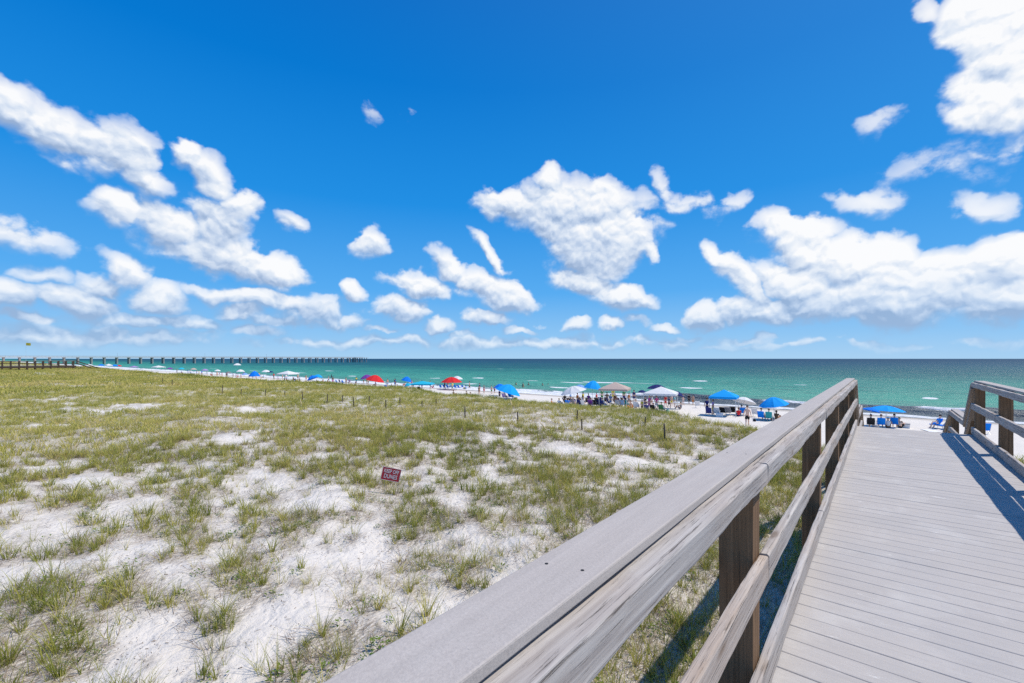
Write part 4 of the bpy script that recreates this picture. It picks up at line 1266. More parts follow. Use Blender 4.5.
def skel(pose):
    """joint name -> (pos, radius); +Y is the way the person faces"""
    J = {}
    if pose in ('stand', 'walk', 'reach'):
        J.update(pelvis=((0, 0, .96), .135), belly=((0, .005, 1.12), .122), chest=((0, 0, 1.32), .142), neck0=((0, -.01, 1.47), .062), neck=((0, 0, 1.53), .054), jaw=((0, .02, 1.60), .070), skull=((0, .0, 1.69), .092), crown=((0, 0, 1.735), .070))
        st = .16 if pose == 'walk' else .02
        for s, n in ((-1, 'l'), (1, 'r')):
            a = s * st
            J['hip' + n] = ((s * .09, 0, .88), .098)
            J['knee' + n] = ((s * .10, a * .6 + .03, .50), .062)
            J['ankle' + n] = ((s * .105, a - (.05 if a < 0 else 0), .085), .040)
            J['heel' + n] = ((s * .105, a - .05, .045), .040)
            J['toe' + n] = ((s * .12, a + .15, .035), .034)
            J['sh' + n] = ((s * .175, 0, 1.42), .064)
            if pose == 'reach' and s > 0:
                J['el' + n] = ((s * .27, .20, 1.22), .044); J['wr' + n] = ((s * .24, .42, 1.12), .029); hd = Vector((0, 1, -.1))
            else:
                J['el' + n] = ((s * .25, -a * .4, 1.14), .044); J['wr' + n] = ((s * .285, -a + .06, .90), .029); hd = Vector((s * .05, .15, -1))
            J['_hd' + n] = hd.normalized()
    elif pose == 'sit':
        J.update(pelvis=((0, -.06, .46), .135), belly=((0, -.11, .62), .125), chest=((0, -.18, .82), .14), neck0=((0, -.21, .96), .062), neck=((0, -.21, 1.02), .054), jaw=((0, -.18, 1.09), .07), skull=((0, -.20, 1.18), .092), crown=((0, -.20, 1.225), .07))
        for s, n in ((-1, 'l'), (1, 'r')):
            J['hip' + n] = ((s * .09, .02, .45), .098); J['knee' + n] = ((s * .13, .42, .50), .062); J['ankle' + n] = ((s * .13, .56, .09), .040)
            J['heel' + n] = ((s * .13, .53, .05), .04); J['toe' + n] = ((s * .14, .73, .035), .034)
            J['sh' + n] = ((s * .175, -.20, .92), .064); J['el' + n] = ((s * .27, -.10, .66), .044); J['wr' + n] = ((s * .25, .16, .63), .029); J['_hd' + n] = Vector((0, 1, -.1)).normalized()
    elif pose == 'ground':
        J.update(pelvis=((0, -.05, .13), .135), belly=((0, -.10, .29), .125), chest=((0, -.14, .50), .14), neck0=((0, -.13, .64), .062), neck=((0, -.12, .70), .054), jaw=((0, -.09, .77), .07), skull=((0, -.10, .86), .092), crown=((0, -.10, .905), .07))
        for s, n in ((-1, 'l'), (1, 'r')):
            J['hip' + n] = ((s * .09, .02, .12), .098); J['knee' + n] = ((s * .16, .36, .42), .062); J['ankle' + n] = ((s * .13, .58, .08), .04)
            J['heel' + n] = ((s * .13, .56, .045), .04); J['toe' + n] = ((s * .14, .75, .035), .034)
            J['sh' + n] = ((s * .175, -.14, .60), .064); J['el' + n] = ((s * .27, .06, .42), .044); J['wr' + n] = ((s * .20, .28, .46), .029); J['_hd' + n] = Vector((-s * .3, 1, 0)).normalized()
    return J
def skin_mesh(verts, edges, rad, root=0, sub=1, name='body'):
    me = bpy.data.meshes.new(name); me.from_pydata(verts, edges, [])
    o = bpy.data.objects.new(name, me); COL.objects.link(o)
    o.modifiers.new('s', 'SKIN'); sb = o.modifiers.new('d', 'SUBSURF'); sb.levels = sub
    for i, v in enumerate(me.skin_vertices[0].data):
        v.radius = (rad[i], rad[i]); v.use_root = (i == root)
    dg = bpy.context.evaluated_depsgraph_get()
    m2 = bpy.data.meshes.new_from_object(o.evaluated_get(dg))
    m2.name = name; m2.shade_smooth()
    bpy.data.objects.remove(o); bpy.data.meshes.remove(me)
    return m2
def person_meshes(pose):
    J = skel(pose)
    names = [k for k in J if not k.startswith('_')]
    idx = {k: i for i, k in enumerate(names)}
    V = [J[k][0] for k in names]; Rd = [J[k][1] for k in names]
    E = [(idx[a], idx[b]) for a, b in [('pelvis', 'belly'), ('belly', 'chest'), ('chest', 'neck0'), ('neck0', 'neck'), ('neck', 'jaw'), ('jaw', 'skull'), ('skull', 'crown')]]
    for n in 'lr':
        E += [(idx[a + n] if a != 'pelvis' and a != 'chest' else idx[a], idx[b + n]) for a, b in [('pelvis', 'hip'), ('hip', 'knee'), ('knee', 'ankle'), ('ankle', 'heel'), ('ankle', 'toe'), ('chest', 'sh'), ('sh', 'el'), ('el', 'wr')]]
        # palm and five fingers
        w_ = Vector(J['wr' + n][0]); d = J['_hd' + n]; s = -1 if n == 'l' else 1
        side = d.cross(Vector((s, 0, 0.01))).normalized()
        palm = w_ + d * .055
        V.append(tuple(palm)); Rd.append(.026); pi_ = len(V) - 1; E.append((idx['wr' + n], pi_))
        for q, (off, L_) in enumerate(((-.030, .060), (-.010, .072), (.010, .068), (.029, .054))):
            k0 = palm + d * .035 + side * off; k1 = k0 + d * L_ * .5 - Vector((s * .008, 0, 0)); k2 = k0 + d * L_ - Vector((s * .024, 0, 0))
            b = len(V); V += [tuple(k0), tuple(k1), tuple(k2)]; Rd += [.0095, .0085, .007]; E += [(pi_, b), (b, b + 1), (b + 1, b + 2)]
        k0 = w_ + d * .025 + side * -.034; k1 = k0 + d * .03 + side * -.016; b = len(V)
        V += [tuple(k0), tuple(k1)]; Rd += [.011, .008]; E += [(idx['wr' + n], b), (b, b + 1)]
    # nose
    sk = Vector(J['skull'][0])
    body = skin_mesh(V, E, Rd, idx['pelvis'], 1, 'body')
    P = lambda k: J[k][0]
    def sub_(keys, edges, rads, nm):
        return skin_mesh([P(k) if isinstance(k, str) else k for k in keys], edges, rads, 0, 1, nm)
    mid = lambda a, b, t_: tuple(Vector(P(a)).lerp(Vector(P(b)), t_))
    shorts = sub_(['pelvis', mid('pelvis', 'belly', .35), 'hipl', mid('hipl', 'kneel', .82), 'hipr', mid('hipr', 'kneer', .82)], [(0, 1), (0, 2), (2, 3), (0, 4), (4, 5)], [.152, .142, .118, .100, .118, .100], 'shorts')
    shirt = sub_(['chest', 'belly', mid('pelvis', 'belly', .3), mid('chest', 'neck0', .6), 'shl', mid('shl', 'ell', .55), 'shr', mid('shr', 'elr', .55)], [(0, 1), (1, 2), (0, 3), (0, 4), (4, 5), (0, 6), (6, 7)], [.156, .140, .146, .085, .078, .066, .078, .066], 'shirt')
    hm = MB(); c = Vector(P('skull')) + Vector((0, -.014, .02)); hm.sphere(tuple(c), (.098, .108, .105), 14, 8, -.25)
    fh = MB()
    # face: nose, eyes, mouth
    f = Vector(P('skull')) + Vector((0, .085, -.02))
    fh.sphere(tuple(f + Vector((0, .012, -.012))), (.013, .018, .022), 6, 4)
    for s in (-1, 1): fh.sphere(tuple(f + Vector((s * .032, -.004, .012))), (.012, .008, .007), 6, 4, mi=1)
    fh.sphere(tuple(f + Vector((0, -.010, -.055))), (.024, .008, .006), 6, 4, mi=2)
    for s in (-1, 1): fh.sphere(tuple(Vector(P('skull')) + Vector((s * .092, 0, -.02))), (.012, .02, .03), 6, 4)
    return dict(body=body, shorts=shorts, shirt=shirt, hair=hm, face=fh)
M_dark = simple('eye_dark', (.02, .015, .01), .4); M_lip = simple('lip', (.40, .14, .11), .5)
PM = {}
def person(px, py, pose, label, skin='fair', hair='dark', top=None, bottom='black', face=None, hat=None, h=1.0, loc=None, hpx=None):
    """face: heading in degrees seen from above; 0 looks along the walk to the sea"""
    if pose not in PM:
        d = person_meshes(pose)
        o1 = d['hair'].build('hair', HAIR['dark'], None, smooth=True); d['hair'] = o1.data; bpy.data.objects.remove(o1)
        o1 = d['face'].build('face', None, None, smooth=True, mats=[SKIN['fair'], M_dark, M_lip]); d['face'] = o1.data; bpy.data.objects.remove(o1)
        for k in ('body', 'shorts', 'shirt'): d[k].materials.clear(); d[k].materials.append(SKIN['fair'])
        PM[pose] = d
    d = PM[pose]
    p = at(px, py) if loc is None else Vector(loc)
    if hpx:
        Yc = -p.x * math.sin(TH) + p.y * math.cos(TH)
        h = (hpx * Yc / F) / {'stand': 1.8, 'walk': 1.8, 'reach': 1.8, 'sit': 1.3, 'ground': .98}[pose]
        h = min(1.12, max(.6, h))
    t_ = empty('person', p, R(face if face is not None else random.uniform(0, 360)), label, 'person', 'people on the beach')
    t_.scale = (h, h, h)
    def put(nm, me, mat, par):
        o = bpy.data.objects.new(nm, me); COL.objects.link(o); o.parent = par
        o.material_slots[0].link = 'OBJECT'; o.material_slots[0].material = mat
        return o
    b = put('body', d['body'], SKIN[skin], t_)
    put('hair', d['hair'], HAIR[hair], t_)
    if hpx is None or hpx > 14: put('face', d['face'], SKIN[skin], t_)
    if bottom: put('shorts', d['shorts'], C_(bottom), t_)
    if top: put('shirt', d['shirt'], C_(top), t_)
    if hat:
        c = {'stand': (0, 0, 1.75), 'walk': (0, 0, 1.75), 'reach': (0, 0, 1.75), 'sit': (0, -.2, 1.24), 'ground': (0, -.1, .92)}[pose]
        m_ = MB(); m_.sphere((c[0], c[1], c[2] - .02), (.115, .125, .11), 12, 6, 0.0); m_.tube([(c[0], c[1], c[2] - .02), (c[0], c[1], c[2] - .008)], .21, 14)
        m_.build('sun_hat', C_(hat), t_)
    return t_
def seated(px, py, ccol, clabel, plabel, rz=0, **kw):
    """a folding chair with somebody sitting in it: two things"""
    p = at(px, py)
    chair(px, py, ccol, clabel, R(rz))
    person(px, py, 'sit', plabel, face=rz, loc=(p.x, p.y, p.z - .05), **kw)

# ---------------------------------------------------------------- who and what stands on the beach, from the right of the photograph to the left
# past the end of the walk
umbrella(886, 427, 31, 405.5, 'bright blue', 'wide bright blue umbrella straight past the end of the boardwalk', tilt=(3, 0), rise=.16)
umbrella(870, 428, 16, 407.5, 'blue', 'smaller blue umbrella tucked behind the left railing end of the boardwalk', tilt=(14, 0), rise=.2)
seated(871, 428, 'black', 'black beach chair nearest the left railing end', 'person in dark clothes sitting nearest the left railing end', 0, top='black', bottom='black', hair='dark')
seated(881, 428, 'blue', 'blue beach chair, left one of the pair under the wide bright blue umbrella', 'person in a blue top sitting in the left blue chair under the wide umbrella', 3, top='blue', bottom='navy', hair='brown')
person(888, 428, 'ground', 'person in a pale shirt and white hat sitting on the sand between two blue chairs', top='white', bottom='brown', hat='white', face=0, skin='tan')
seated(894.5, 427.5, 'blue', 'blue beach chair, right one of the pair under the wide bright blue umbrella', 'person in a navy top sitting in the right blue chair under the wide umbrella', -4, top='navy', bottom='blue', hair='dark')
person(900, 428, 'ground', 'person in a cream top sitting on the sand right of the blue chairs', top='beige', bottom='black', face=-30, skin='fair', hair='blond')
cooler(905, 428, 'white', 'grey', 'white cooler with grey lid at the right end of the blue chairs')
bag(876, 429, 'grey', 'grey bag on the sand left of the blue chairs')
lounger(943, 429, 'blue', 'blue lounger with raised back beside the right stair railing', R(38))
person(938, 429, 'sit', 'person in a blue swimsuit reclining on the blue lounger by the right railing', face=38, top='blue', bottom='blue', skin='fair', hair='dark')
chair(984, 434, 'blue', 'blue beach chair seen through the right railing', R(10))
towel(931, 431, 'white', 'white towel on the sand left of the blue lounger', .3)

# blue umbrella left of the railing
umbrella(774, 420, 27, 397, 'bright blue', 'bright blue umbrella tilted to the left just left of the boardwalk railing', tilt=(-10, 0), rise=.3)
umbrella(775, 418, 14, 405.5, 'white', 'small white umbrella showing under the bright blue one next to the railing', rise=.2)
seated(762, 420.5, 'blue', 'royal blue beach chair under the left edge of the blue umbrella by the railing', 'person in a blue shirt at the left edge of the blue umbrella by the railing', -8, top='blue', bottom='navy', hair='dark')
seated(769, 421, 'teal', 'dark teal beach chair in the middle under the blue umbrella by the railing', 'person in dark green sitting in the middle under the blue umbrella by the railing', 6, top='teal', bottom='black', hair='brown')
chair(756, 417, 'white', 'white beach chair between the man in black shorts and the blue umbrella', R(-12))
person(777, 420, 'ground', 'brown skinned person sitting on the sand under the blue umbrella by the railing', skin='brown', top='brown', bottom='orange', face=-20)
bag(773, 421, 'grey', 'grey beach bag between the chairs by the railing')

# man in black shorts, canopy and white umbrella
person(747.3, 426.3, 'walk', 'shirtless man in black shorts walking away over the white sand', 'fair', 'dark', None, 'black', face=14, hpx=21)
tent(724, 416, 34, 389.5, 'bright blue', 'bright blue pop-up canopy tent with chairs beneath, left of the man in black shorts', rot=.12)
umbrella(744, 415, 22, 397, 'white', 'white umbrella tilted to the right behind the blue canopy tent', tilt=(16, -8), rise=.22)
person(738.5, 416.5, 'ground', 'person in a red shirt sitting left of the man in black shorts', 'tan', 'dark', 'red', 'navy', face=20)
seated(741, 416, 'blue', 'blue beach chair under the white umbrella beside the blue tent', 'person in a red top sitting in the chair under the white umbrella', 30, top='red', bottom='blue')
person(707, 414, 'stand', 'person in a navy top standing at the left legs of the blue tent', 'tan', 'dark', 'navy', 'navy', face=200, hpx=16)
person(713, 414.5, 'stand', 'slim person in yellow shorts standing under the blue tent', 'tan', 'brown', 'lilac', 'yellow', face=120, hpx=15)
chair(709, 416, 'navy', 'navy chair at the left edge of the blue tent', R(10))
chair(717, 416, 'white', 'white chair second from the left under the blue tent', R(4))
chair(723.5, 415.5, 'black', 'black chair in the middle under the blue tent', R(-5))
chair(728, 415.5, 'grey', 'grey chair right of the middle under the blue tent', R(8))
chair(732.5, 415, 'black', 'black chair at the right leg of the blue tent', R(12))
cooler(719.5, 417, 'white', 'white', 'all white cooler on the sand before the blue tent')
M_net = simple('net_cord', (.55, .55, .52), .7)
bag(768.5 - 14, 421.5, 'black', 'small black bag on the sand right of the man in black shorts', .7)

# white canopy
tent(661, 411.5, 40, 386.5, 'white', 'white canopy tent over a crowd, between the beige canopy and the blue tent', rot=.25)
umbrella(657, 410, 20, 384.5, 'navy', 'navy umbrella whose tip shows over the white canopy tent', rise=.2)
umbrella(676, 409, 14, 391, 'navy', 'navy umbrella at the right edge of the white canopy tent', tilt=(20, 0))
umbrella(642, 408, 9, 390, 'navy', 'small navy umbrella at the left edge of the white canopy tent')
towel(650.5, 411, 'pink', 'hot pink towel on the sand at the white canopy tent', .4)
person(649.5, 410.5, 'stand', 'woman in hot pink standing at the left under the white canopy tent', 'fair', 'blond', 'pink', 'pink', face=150, hpx=15)
person(656.5, 410.5, 'stand', 'woman in pink and white standing in the middle under the white canopy tent', 'fair', 'brown', 'pink', 'white', face=210, hpx=15)
person(642, 411.5, 'stand', 'person in yellow standing at the left edge of the white canopy tent', 'tan', 'dark', 'yellow', 'brown', face=60, hpx=12)
seated(646.5, 413, 'navy', 'navy chair in front of the women in pink', 'person in grey sitting before the women in pink', 20, top='grey', bottom='black')
seated(654.5, 413, 'black', 'black chair in the middle before the white canopy tent', 'person in white sitting in the middle before the white canopy tent', -10, top='white', bottom='black', hat='white')
seated(662, 412.5, 'green', 'green chair at the right side before the white canopy tent', 'person with bare fair shoulders sitting right before the white canopy tent', 0, top='pink', bottom='teal', hair='blond')
cooler(658.5, 413.8, 'black', 'black', 'black cooler before the white canopy tent')
towel(667, 413, 'teal', 'teal towel on the sand right of the white canopy tent', .9)
bag(667.5, 412.5, 'teal', 'teal bag standing on the sand right of the white canopy tent')
person(665.5, 407, 'stand', 'person in red swimwear standing behind the right side of the white canopy', 'tan', 'dark', 'red', 'red', face=0, hpx=12)
person(671.5, 406.5, 'stand', 'person in yellow shorts standing right of the white canopy tent', 'fair', 'brown', None, 'yellow', face=40, hpx=12)
person(680, 409.5, 'ground', 'small child in grey digging in the sand right of the white canopy', 'tan', 'dark', 'grey', 'grey', face=90)
person(683, 405, 'walk', 'person in pale shorts walking along the wet sand right of the white canopy', 'fair', 'brown', None, 'beige', face=-80, hpx=11)
person(689, 404, 'stand', 'dark haired person in black standing in the shallow water', 'brown', 'dark', 'black', 'black', face=0, hpx=10)
person(693, 405, 'stand', 'person in orange shorts standing in the shallow water', 'tan', 'dark', None, 'orange', face=200, hpx=10)
chair(698, 408, 'white', 'white chair alone near the water left of the blue tent', R(5))

# beige canopy and the crowd under it
tent(615, 407.5, 36, 382, 'beige', 'beige canopy tent over the densest crowd in the middle of the beach', rot=.3)
umbrella(592.5, 406, 19, 380.5, 'bright blue', 'bright blue umbrella directly left of the beige canopy', tilt=(8, 0), rise=.42)
umbrella(574, 406, 27, 386, 'white', 'white umbrella tilted to the left beside the bright blue one', tilt=(-14, 0), rise=.22)
umbrella(580, 403, 14, 384.5, 'pale blue', 'pale blue umbrella peeping from behind the white tilted one')
crowd = [
 # x, y, pose, skin, hair, top, bottom, face, what it sits on, words
 (552.5, 405.5, 'ground', 'fair', 'brown', 'orange', 'red', -60, None, 'person in an orange top sitting on the sand left of the crowd'),
 (559.5, 405, 'ground', 'fair', 'blond', 'white', 'navy', 0, None, 'person in a white top and navy shorts sitting on the sand left of the crowd'),
 (564.8, 406.3, 'stand', 'brown', 'dark', 'black', 'black', 10, None, 'dark haired woman in black standing at the left end of the crowd'),
 (569, 407, 'sit', 'tan', 'dark', 'blue', 'black', 0, 'blue', 'person in blue sitting behind the woman in black'),
 (573.5, 406.5, 'sit', 'fair', 'brown', 'lilac', 'orange', 10, 'grey', 'person in lilac and orange sitting under the tilted white umbrella'),
 (577.5, 405.5, 'stand', 'fair', 'brown', 'orange', 'navy', -20, None, 'person in an orange top and navy shorts standing in the crowd'),
 (580.5, 406.5, 'sit', 'tan', 'dark', 'navy', 'brown', 0, 'navy', 'person in navy sitting between the white and the blue umbrella'),
 (584.5, 407, 'sit', 'fair', 'blond', 'grey', 'white', -8, 'white', 'blond person in grey sitting left under the blue umbrella'),
 (588.5, 406, 'stand', 'fair', 'dark', 'purple', 'purple', 20, None, 'person in purple standing under the blue umbrella'),
 (591.5, 406.5, 'sit', 'fair', 'brown', 'pink', 'black', 5, 'purple', 'person in pink sitting under the blue umbrella'),
 (595.5, 406.5, 'sit', 'brown', 'dark', 'black', 'grey', 0, 'black', 'person in black sitting between blue umbrella and beige canopy'),
 (599.5, 406.5, 'sit', 'fair', 'grey', 'white', 'navy', 0, 'navy', 'grey haired person in white sitting at the left leg of the beige canopy'),
 (603.5, 407, 'sit', 'fair', 'brown', 'white', 'blue', -6, 'navy', 'brown haired person in white and blue sitting under the beige canopy'),
 (607, 404.5, 'stand', 'brown', 'dark', 'brown', 'black', 30, None, 'person in brown standing under the beige canopy'),
 (610.5, 406.5, 'stand', 'fair', 'grey', 'pale blue', 'pale blue', 180, None, 'person in pale blue standing bent under the beige canopy'),
 (615, 406, 'stand', 'tan', 'brown', 'brown', 'brown', 10, None, 'tanned person in brown swimwear standing under the beige canopy'),
 (618.5, 406.5, 'sit', 'fair', 'blond', 'white', 'white', 0, 'white', 'blond person all in white sitting under the beige canopy'),
 (622.5, 406.5, 'sit', 'fair', 'brown', 'red', 'pale blue', 12, 'pale blue', 'person with a red top sitting under the right half of the beige canopy'),
 (626.8, 406.5, 'sit', 'tan', 'dark', 'black', 'teal', 0, 'teal', 'person in black and teal sitting under the right edge of the beige canopy'),
 (631.5, 407.5, 'ground', 'fair', 'brown', None, 'orange', -30, None, 'shirtless person in orange shorts sitting on the sand right of the beige canopy'),
 (636.5, 408.5, 'sit', 'fair', 'blond', 'white', 'lilac', 5, 'white', 'person in white and lilac sitting between the beige and the white canopy'),
 (634, 402.5, 'stand', 'tan', 'dark', 'navy', 'navy', 0, None, 'person in navy standing at the water between the two canopies'),
 (602, 401.5, 'stand', 'fair', 'brown', 'green', 'green', 0, None, 'person in green standing behind the crowd near the water'),
 (613, 401, 'stand', 'fair', 'blond', 'yellow', 'yellow', 0, None, 'person in yellow standing behind the crowd near the water'),
 (624, 402, 'stand', 'tan', 'dark', 'green', 'navy', 0, None, 'person in a green top standing at the water behind the beige canopy'),
]
for (x_, y_, po, sk_, ha, tp, bt, fc, on, lab) in crowd:
    if on:
        seated(x_, y_ + .7, on, on + ' chair of the ' + lab.replace(' sitting', '').replace(' in the middle', '').replace('grey haired ', '').replace('under the right edge of', 'at the right of').replace('brown haired ', '').replace('under the right half', 'in the right half').replace('person with a red top', 'red topped person').replace('person in', 'one in').replace('between the white and the', 'beside the'), lab, fc, top=tp, bottom=bt, skin=sk_, hair=ha)
    else:
        person(x_, y_ + (.7 if po == 'ground' else 0), po, lab, sk_, ha, tp, bt, fc, hpx=12.5 if po == 'stand' else None)
towel(563, 408, 'teal', 'teal towel spread at the left end of the crowd', 1.0, 1.3, 2.0)
towel(553, 407.3, 'red', 'red towel under the person in orange left of the crowd', 1.0)
cooler(606.8, 408.2, 'navy', 'white', 'navy cooler with white lid before the beige canopy', .2)
bag(628, 408.3, 'orange', 'orange bag before the beige canopy')
for x_, y_, bt, lab in ((523, 391, 'orange', 'bather in orange standing in the surf right of the tilted blue shade'), (528.5, 390.5, 'yellow', 'bather in yellow shorts standing in the surf near the tilted blue shade'), (542.5, 391, 'brown', 'bather in brown shorts standing alone in the surf left of the crowd'), (548, 391, 'red', 'bather in red shorts standing in the surf left of the crowd'), (516, 390, 'green', 'bather in green standing in the surf behind the tilted blue shade')):
    person(x_, y_, 'stand', lab, 'tan', 'dark', None, bt, 0, hpx=8.5)

# more chairs and bags packed among them, too small to tell apart
for k in range(16):
    x_ = 566 + k * 4.4 + random.uniform(-1, 1)
    chair(x_, random.uniform(403.5, 406), ('navy', 'black', 'navy', 'black')[k % 4], 'small dark folding chair packed into the crowd under the beige and blue shades', R(random.uniform(-40, 40)), 'dark chairs packed into the crowd')
for k in range(9):
    x_ = 568 + k * 7.6 + random.uniform(-2, 2)
    p_ = at(x_, random.uniform(405, 408))
    bag(x_, random.uniform(406, 408), ('black', 'navy', 'grey')[k % 3], 'small dark bag lying among the chairs of the dense crowd', 1.2)['group'] = 'dark bags in the dense crowd'
for k, (x_, y_, tp, bt) in enumerate(((645, 408, 'black', 'navy'), (652, 407, 'white', 'orange'), (669, 408, 'navy', 'black'), (674.5, 407, 'teal', 'white'), (596.5, 404, 'red', 'navy'), (583, 403.5, 'yellow', 'blue'), (570.5, 404, 'pale blue', 'black'), (629, 404.5, 'orange', 'grey'))):
    person(x_, y_, 'stand' if k % 2 else 'walk', f'standing person in a {tp} top and {bt} shorts at the back of the crowd', ('tan', 'fair', 'brown')[k % 3], 'dark', tp, bt, hpx=11.5)

# tilted blue shade
umbrella(508.5, 399, 27, 384.5, 'bright blue', 'large blue umbrella leaning to the right in the middle of the beach', tilt=(17, 0), rise=.30)
umbrella(500, 396, 13, 384, 'blue', 'darker blue umbrella overlapping the left of the leaning blue umbrella', tilt=(-6, 0))
person(499.5, 399, 'stand', 'person in dark clothes standing under the leaning blue umbrella', 'tan', 'dark', 'navy', 'black', 0, hpx=9)
seated(505, 399.5, 'lilac', 'lilac chair under the leaning blue umbrella', 'person in lilac sitting under the leaning blue umbrella', 0, top='lilac', bottom='navy')
seated(511, 399, 'blue', 'blue chair at the right under the leaning blue umbrella', 'person in blue sitting at the right under the leaning blue umbrella', 0, top='blue', bottom='blue')
cooler(515.5, 399.5, 'yellow', 'white', 'small yellow cooler right of the leaning blue umbrella', .3, .8)
person(479, 394.5, 'stand', 'tanned person in brown swimwear standing between red umbrella and leaning blue umbrella', 'tan', 'dark', 'brown', 'brown', 0, hpx=8.5)
person(484, 393.5, 'stand', 'person in a grey top standing left of the leaning blue umbrella', 'fair', 'dark', 'grey', 'red', 0, hpx=8.5)
person(491.5, 394, 'stand', 'person in green trunks standing just left of the leaning blue umbrella', 'fair', 'dark', None, 'green', 0, hpx=8.5)
person(494.5, 393.5, 'stand', 'person in a dark grey top standing against the darker blue umbrella', 'tan', 'brown', 'grey', 'black', 0, hpx=8)

# red umbrella with the blue chairs
umbrella(451.5, 390, 22, 377, 'red', 'bright red umbrella with white stripes over a row of blue chairs', tilt=(0, 0), col2='red', rise=.24)
umbrella(457, 388.5, 12, 376, 'white', 'white umbrella tip right behind the bright red umbrella')
for k, x_ in enumerate((441.5, 445, 448.5, 456, 459.5, 463.5, 467.5)):
    chair(x_, 389, 'blue', f'blue beach chair, {nth[k]} from the left in the row at the red umbrella', R(random.uniform(-8, 8)), 'row of blue chairs at the red umbrella')
person(454, 396, 'ground', 'dark haired person lying low on the sand at the dune edge below the red umbrella', 'tan', 'dark', 'black', 'black', -60)
person(467, 397, 'ground', 'person in black sitting on the sand at the dune edge right of the red umbrella', 'fair', 'dark', 'black', 'black', -60)
person(471, 398.5, 'ground', 'person in lilac sitting on the sand at the dune edge right of the red umbrella', 'fair', 'brown', 'lilac', 'navy', -60)

# turquoise shade
tent(422, 391.5, 22, 381, 'turquoise', 'turquoise canopy shade with a drooping edge left of the red umbrella', rot=.7)
umbrella(406.5, 388, 11, 376.5, 'blue', 'blue umbrella behind the turquoise shade', tilt=(12, 0), rise=.4)
umbrella(408, 392, 8, 383, 'turquoise', 'small turquoise umbrella at the left of the turquoise shade', tilt=(-20, 0), rise=.4)
seated(414, 391.5, 'white', 'white chair under the turquoise shade', 'person in white sitting under the turquoise shade', 0, top='white', bottom='black')
seated(420, 391.5, 'black', 'black chair under the turquoise shade', 'person in black sitting under the turquoise shade', 0, top='black', bottom='grey', hair='dark')
person(410.7, 392.5, 'ground', 'person in black sitting at the left post of the turquoise shade', 'tan', 'dark', 'black', 'black', 0)
person(417.5, 393, 'ground', 'person in brown lying by the dune below the turquoise shade', 'brown', 'dark', 'brown', 'black', 40)
for x_, y_, tp, bt, on, lab in ((387, 389.5, 'blue', 'navy', 'blue', 'person in blue sitting right of the red and purple umbrellas'), (392.5, 390, 'black', 'red', 'grey', 'person in black sitting in a grey chair between the umbrellas'), (398, 390.5, 'navy', 'white', 'white', 'person in navy sitting left of the turquoise shade')):
    seated(x_, y_, on, on + ' chair of the ' + lab.replace(' sitting', '').replace(' in the middle', ''), lab, 0, top=tp, bottom=bt)

# red and purple umbrellas
umbrella(375, 389.5, 19, 375, 'red', 'plain red umbrella tilted to the right beside the purple one', tilt=(12, 0), rise=.3)
umbrella(367, 389, 13, 374.5, 'purple', 'purple umbrella touching the plain red one', tilt=(-8, 0), rise=.3)
person(375.5, 390, 'stand', 'person in grey standing under the plain red umbrella', 'tan', 'dark', 'grey', 'navy', 0, hpx=6.5)
person(363.5, 385.5, 'stand', 'person in black standing left of the purple umbrella', 'fair', 'dark', 'black', 'white', 0, hpx=6.5)
person(355.5, 386.5, 'stand', 'person in navy standing well left of the purple umbrella', 'fair', 'dark', 'navy', 'navy', 0, hpx=5.5)
cooler(380.5, 389.8, 'white', 'red', 'white cooler with red lid under the plain red umbrella')
for k, (x_, y_, c_) in enumerate(((337.5, 383.3, 'blue'), (340.5, 383, 'navy'), (343.5, 384, 'blue'), (347, 382.2, 'lilac'), (350, 383, 'lilac'))):
    chair(x_, y_, c_, f'{c_} beach chair, {nth[k]} from the left in the group left of the purple umbrella', R(8 * k))
person(331.5, 380, 'stand', 'tall dark figure standing at the waterline between the blue and purple umbrellas', 'brown', 'dark', 'navy', 'navy', 0, hpx=6.5)
person(334, 386, 'ground', 'person in pink sitting on the sand right of the slanting blue umbrella', 'fair', 'brown', 'pink', 'white', 0)
person(328, 384, 'ground', 'person in red sitting on the sand right of the slanting blue umbrella', 'tan', 'brown', 'red', 'brown', 0)
person(317, 383.3, 'ground', 'person in black sitting under the slanting blue umbrella', 'tan', 'dark', 'black', 'black', 0)
person(323, 383.5, 'ground', 'person in beige sitting under the paler blue umbrella', 'fair', 'dark', 'beige', 'grey', 0)
umbrella(312.5, 383, 11, 375.5, 'blue', 'blue umbrella slanting to the left, right of the white peaked tent', tilt=(-22, 0), rise=.3)
umbrella(318, 382, 9, 374.5, 'bright blue', 'brighter blue umbrella just right of the slanting blue one', tilt=(8, 0))

# white peaked tent and the rest to the far left
tent(288, 382, 18.5, 370.8, 'white', 'white peaked canopy tent on the left part of the beach', rot=.35)
for k, (x_, tp) in enumerate(((284.5, 'brown'), (287, 'red'), (293, 'navy'), (296, 'black'), (299.5, 'white'))):
    person(x_, 381.8, 'ground' if k % 2 else 'stand', f'person in {tp} under the white peaked tent', 'tan', 'dark', tp, 'black', 0, hpx=5.2 if k % 2 == 0 else None)
umbrella(266, 380, 8.5, 369.8, 'white', 'white umbrella left of the white peaked tent', rise=.25)
umbrella(270.5, 380, 7, 371, 'navy', 'navy umbrella overlapping the white one left of the peaked tent', rise=.2)
umbrella(254.5, 379.3, 10.5, 371, 'blue', 'round blue umbrella left of the white and navy pair', rise=.5)
umbrella(245, 378.5, 7, 373, 'pale blue', 'pale blue umbrella left of the round blue one')
umbrella(237.3, 376.5, 7.5, 363.3, 'white', 'tall white umbrella standing against the sea below the pier', rise=.25)
umbrella(240.5, 376.5, 8, 369.5, 'white', 'low white umbrella beneath the tall white one')
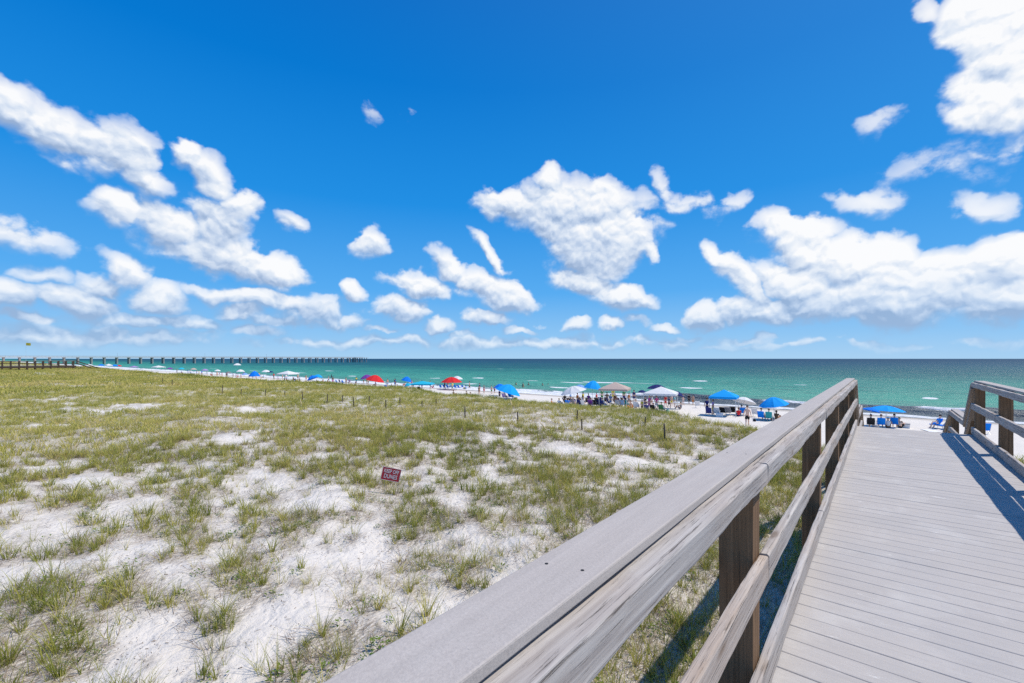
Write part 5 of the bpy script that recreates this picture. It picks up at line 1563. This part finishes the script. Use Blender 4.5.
umbrella(228.5, 377, 6, 371.5, 'grey', 'grey umbrella left of the tall white umbrella')
umbrella(217.5, 375.6, 6, 369.5, 'white', 'white umbrella, third to the left of the tall white one')
umbrella(205, 374.6, 6.5, 368.8, 'lilac', 'lilac umbrella left of the white ones below the pier')
umbrella(193.5, 373.5, 6, 368, 'beige', 'beige umbrella below the middle of the pier')
umbrella(181.5, 373, 5.5, 367.6, 'turquoise', 'pale turquoise umbrella below the pier')
umbrella(170, 372, 5.5, 367.5, 'purple', 'small purple umbrella below the pier')
tent(158.5, 371.5, 11, 365.5, 'white', 'small white canopy tent low on the left below the pier', rot=.3)
tent(134, 370.5, 7, 365.8, 'lilac', 'small lilac canopy tent far off on the left', rot=.3)
umbrella(119, 370, 5, 364.9, 'red', 'small red umbrella far off on the left')
umbrella(114.8, 370, 6, 364.5, 'blue', 'small blue umbrella beside the small red one far off on the left')
tent(108.5, 370, 6.5, 363.8, 'white', 'small white canopy tent between two blue umbrellas far off on the left', rot=.3)
umbrella(101.3, 370, 5.5, 364.2, 'blue', 'small blue umbrella left of the far white tent')
tent(89, 369.5, 7, 363.9, 'white', 'farthest white canopy tent near the distant boardwalk', rot=.2)
for k, (x_, y_, tp) in enumerate(((222, 376.8, 'red'), (226, 377, 'brown'), (233, 377.5, 'navy'), (236, 378, 'purple'), (241, 378.6, 'pink'), (249, 379, 'black'), (256, 380, 'orange'), (261, 379.5, 'beige'), (274, 380.5, 'green'), (278, 381, 'lilac'), (212, 376, 'grey'), (207, 375.6, 'teal'), (199, 375, 'yellow'), (188, 374.2, 'blue'), (177, 373.8, 'turquoise'))):
    person(x_, y_, 'stand', f'tiny distant figure in {tp} on the far left beach', 'tan', 'dark', tp, tp, 0, hpx=4.6)

# the rest of the crowd along the waterline to the left, each only a few pixels high
cl_ = ['red', 'navy', 'white', 'black', 'blue', 'orange', 'pink', 'teal', 'beige', 'brown', 'purple', 'grey', 'yellow', 'pale blue']
for k in range(44):
    x_ = 170 + 310 * ((k + random.random()) / 44)
    yb = 371.2 + (x_ - 150) * .053 + random.uniform(.6, 3.0) * (x_ / 330)
    person(x_, yb, 'ground' if k % 4 == 1 else ('walk' if k % 4 == 2 else 'stand'), 'tiny distant beachgoer among the umbrellas along the waterline below the pier', ('tan', 'fair', 'brown')[k % 3], 'dark', cl_[k % 14] if k % 3 else None, cl_[(k * 5 + 3) % 14])['group'] = 'distant beachgoers along the waterline'

# yellow beach flag
pf = at(26, 371)
Yf = -pf.x * math.sin(TH) + pf.y * math.cos(TH)
fl = empty('flagpole', pf, 0, 'tall thin pole with a small yellow flag rising behind the distant boardwalk', 'flagpole')
hp = (371 - 349.3) * Yf / F
MB().tube([(0, 0, -.3), (0, 0, hp)], [.07, .04], 6).build('pole', M_pole, fl)
m_ = MB(); s_ = 4.6 * Yf / F; vs_ = []
for i in range(9):
    q = i / 8
    for zz in (0, -.58):
        vs_.append((q * s_ * math.cos(TH), q * s_ * math.sin(TH) + .15 * math.sin(q * 7), hp + zz * s_ - .25 * q))
fs_ = [(2 * i, 2 * i + 1, 2 * i + 3, 2 * i + 2) for i in range(8)]
nb = len(vs_)
m_.v = vs_ + [(a, b + .03, c) for a, b, c in vs_]; m_.f = fs_ + [tuple(i + nb for i in f)[::-1] for f in fs_]; m_.mi = [0] * 16
m_.build('flag', C_('yellow', .25), fl)
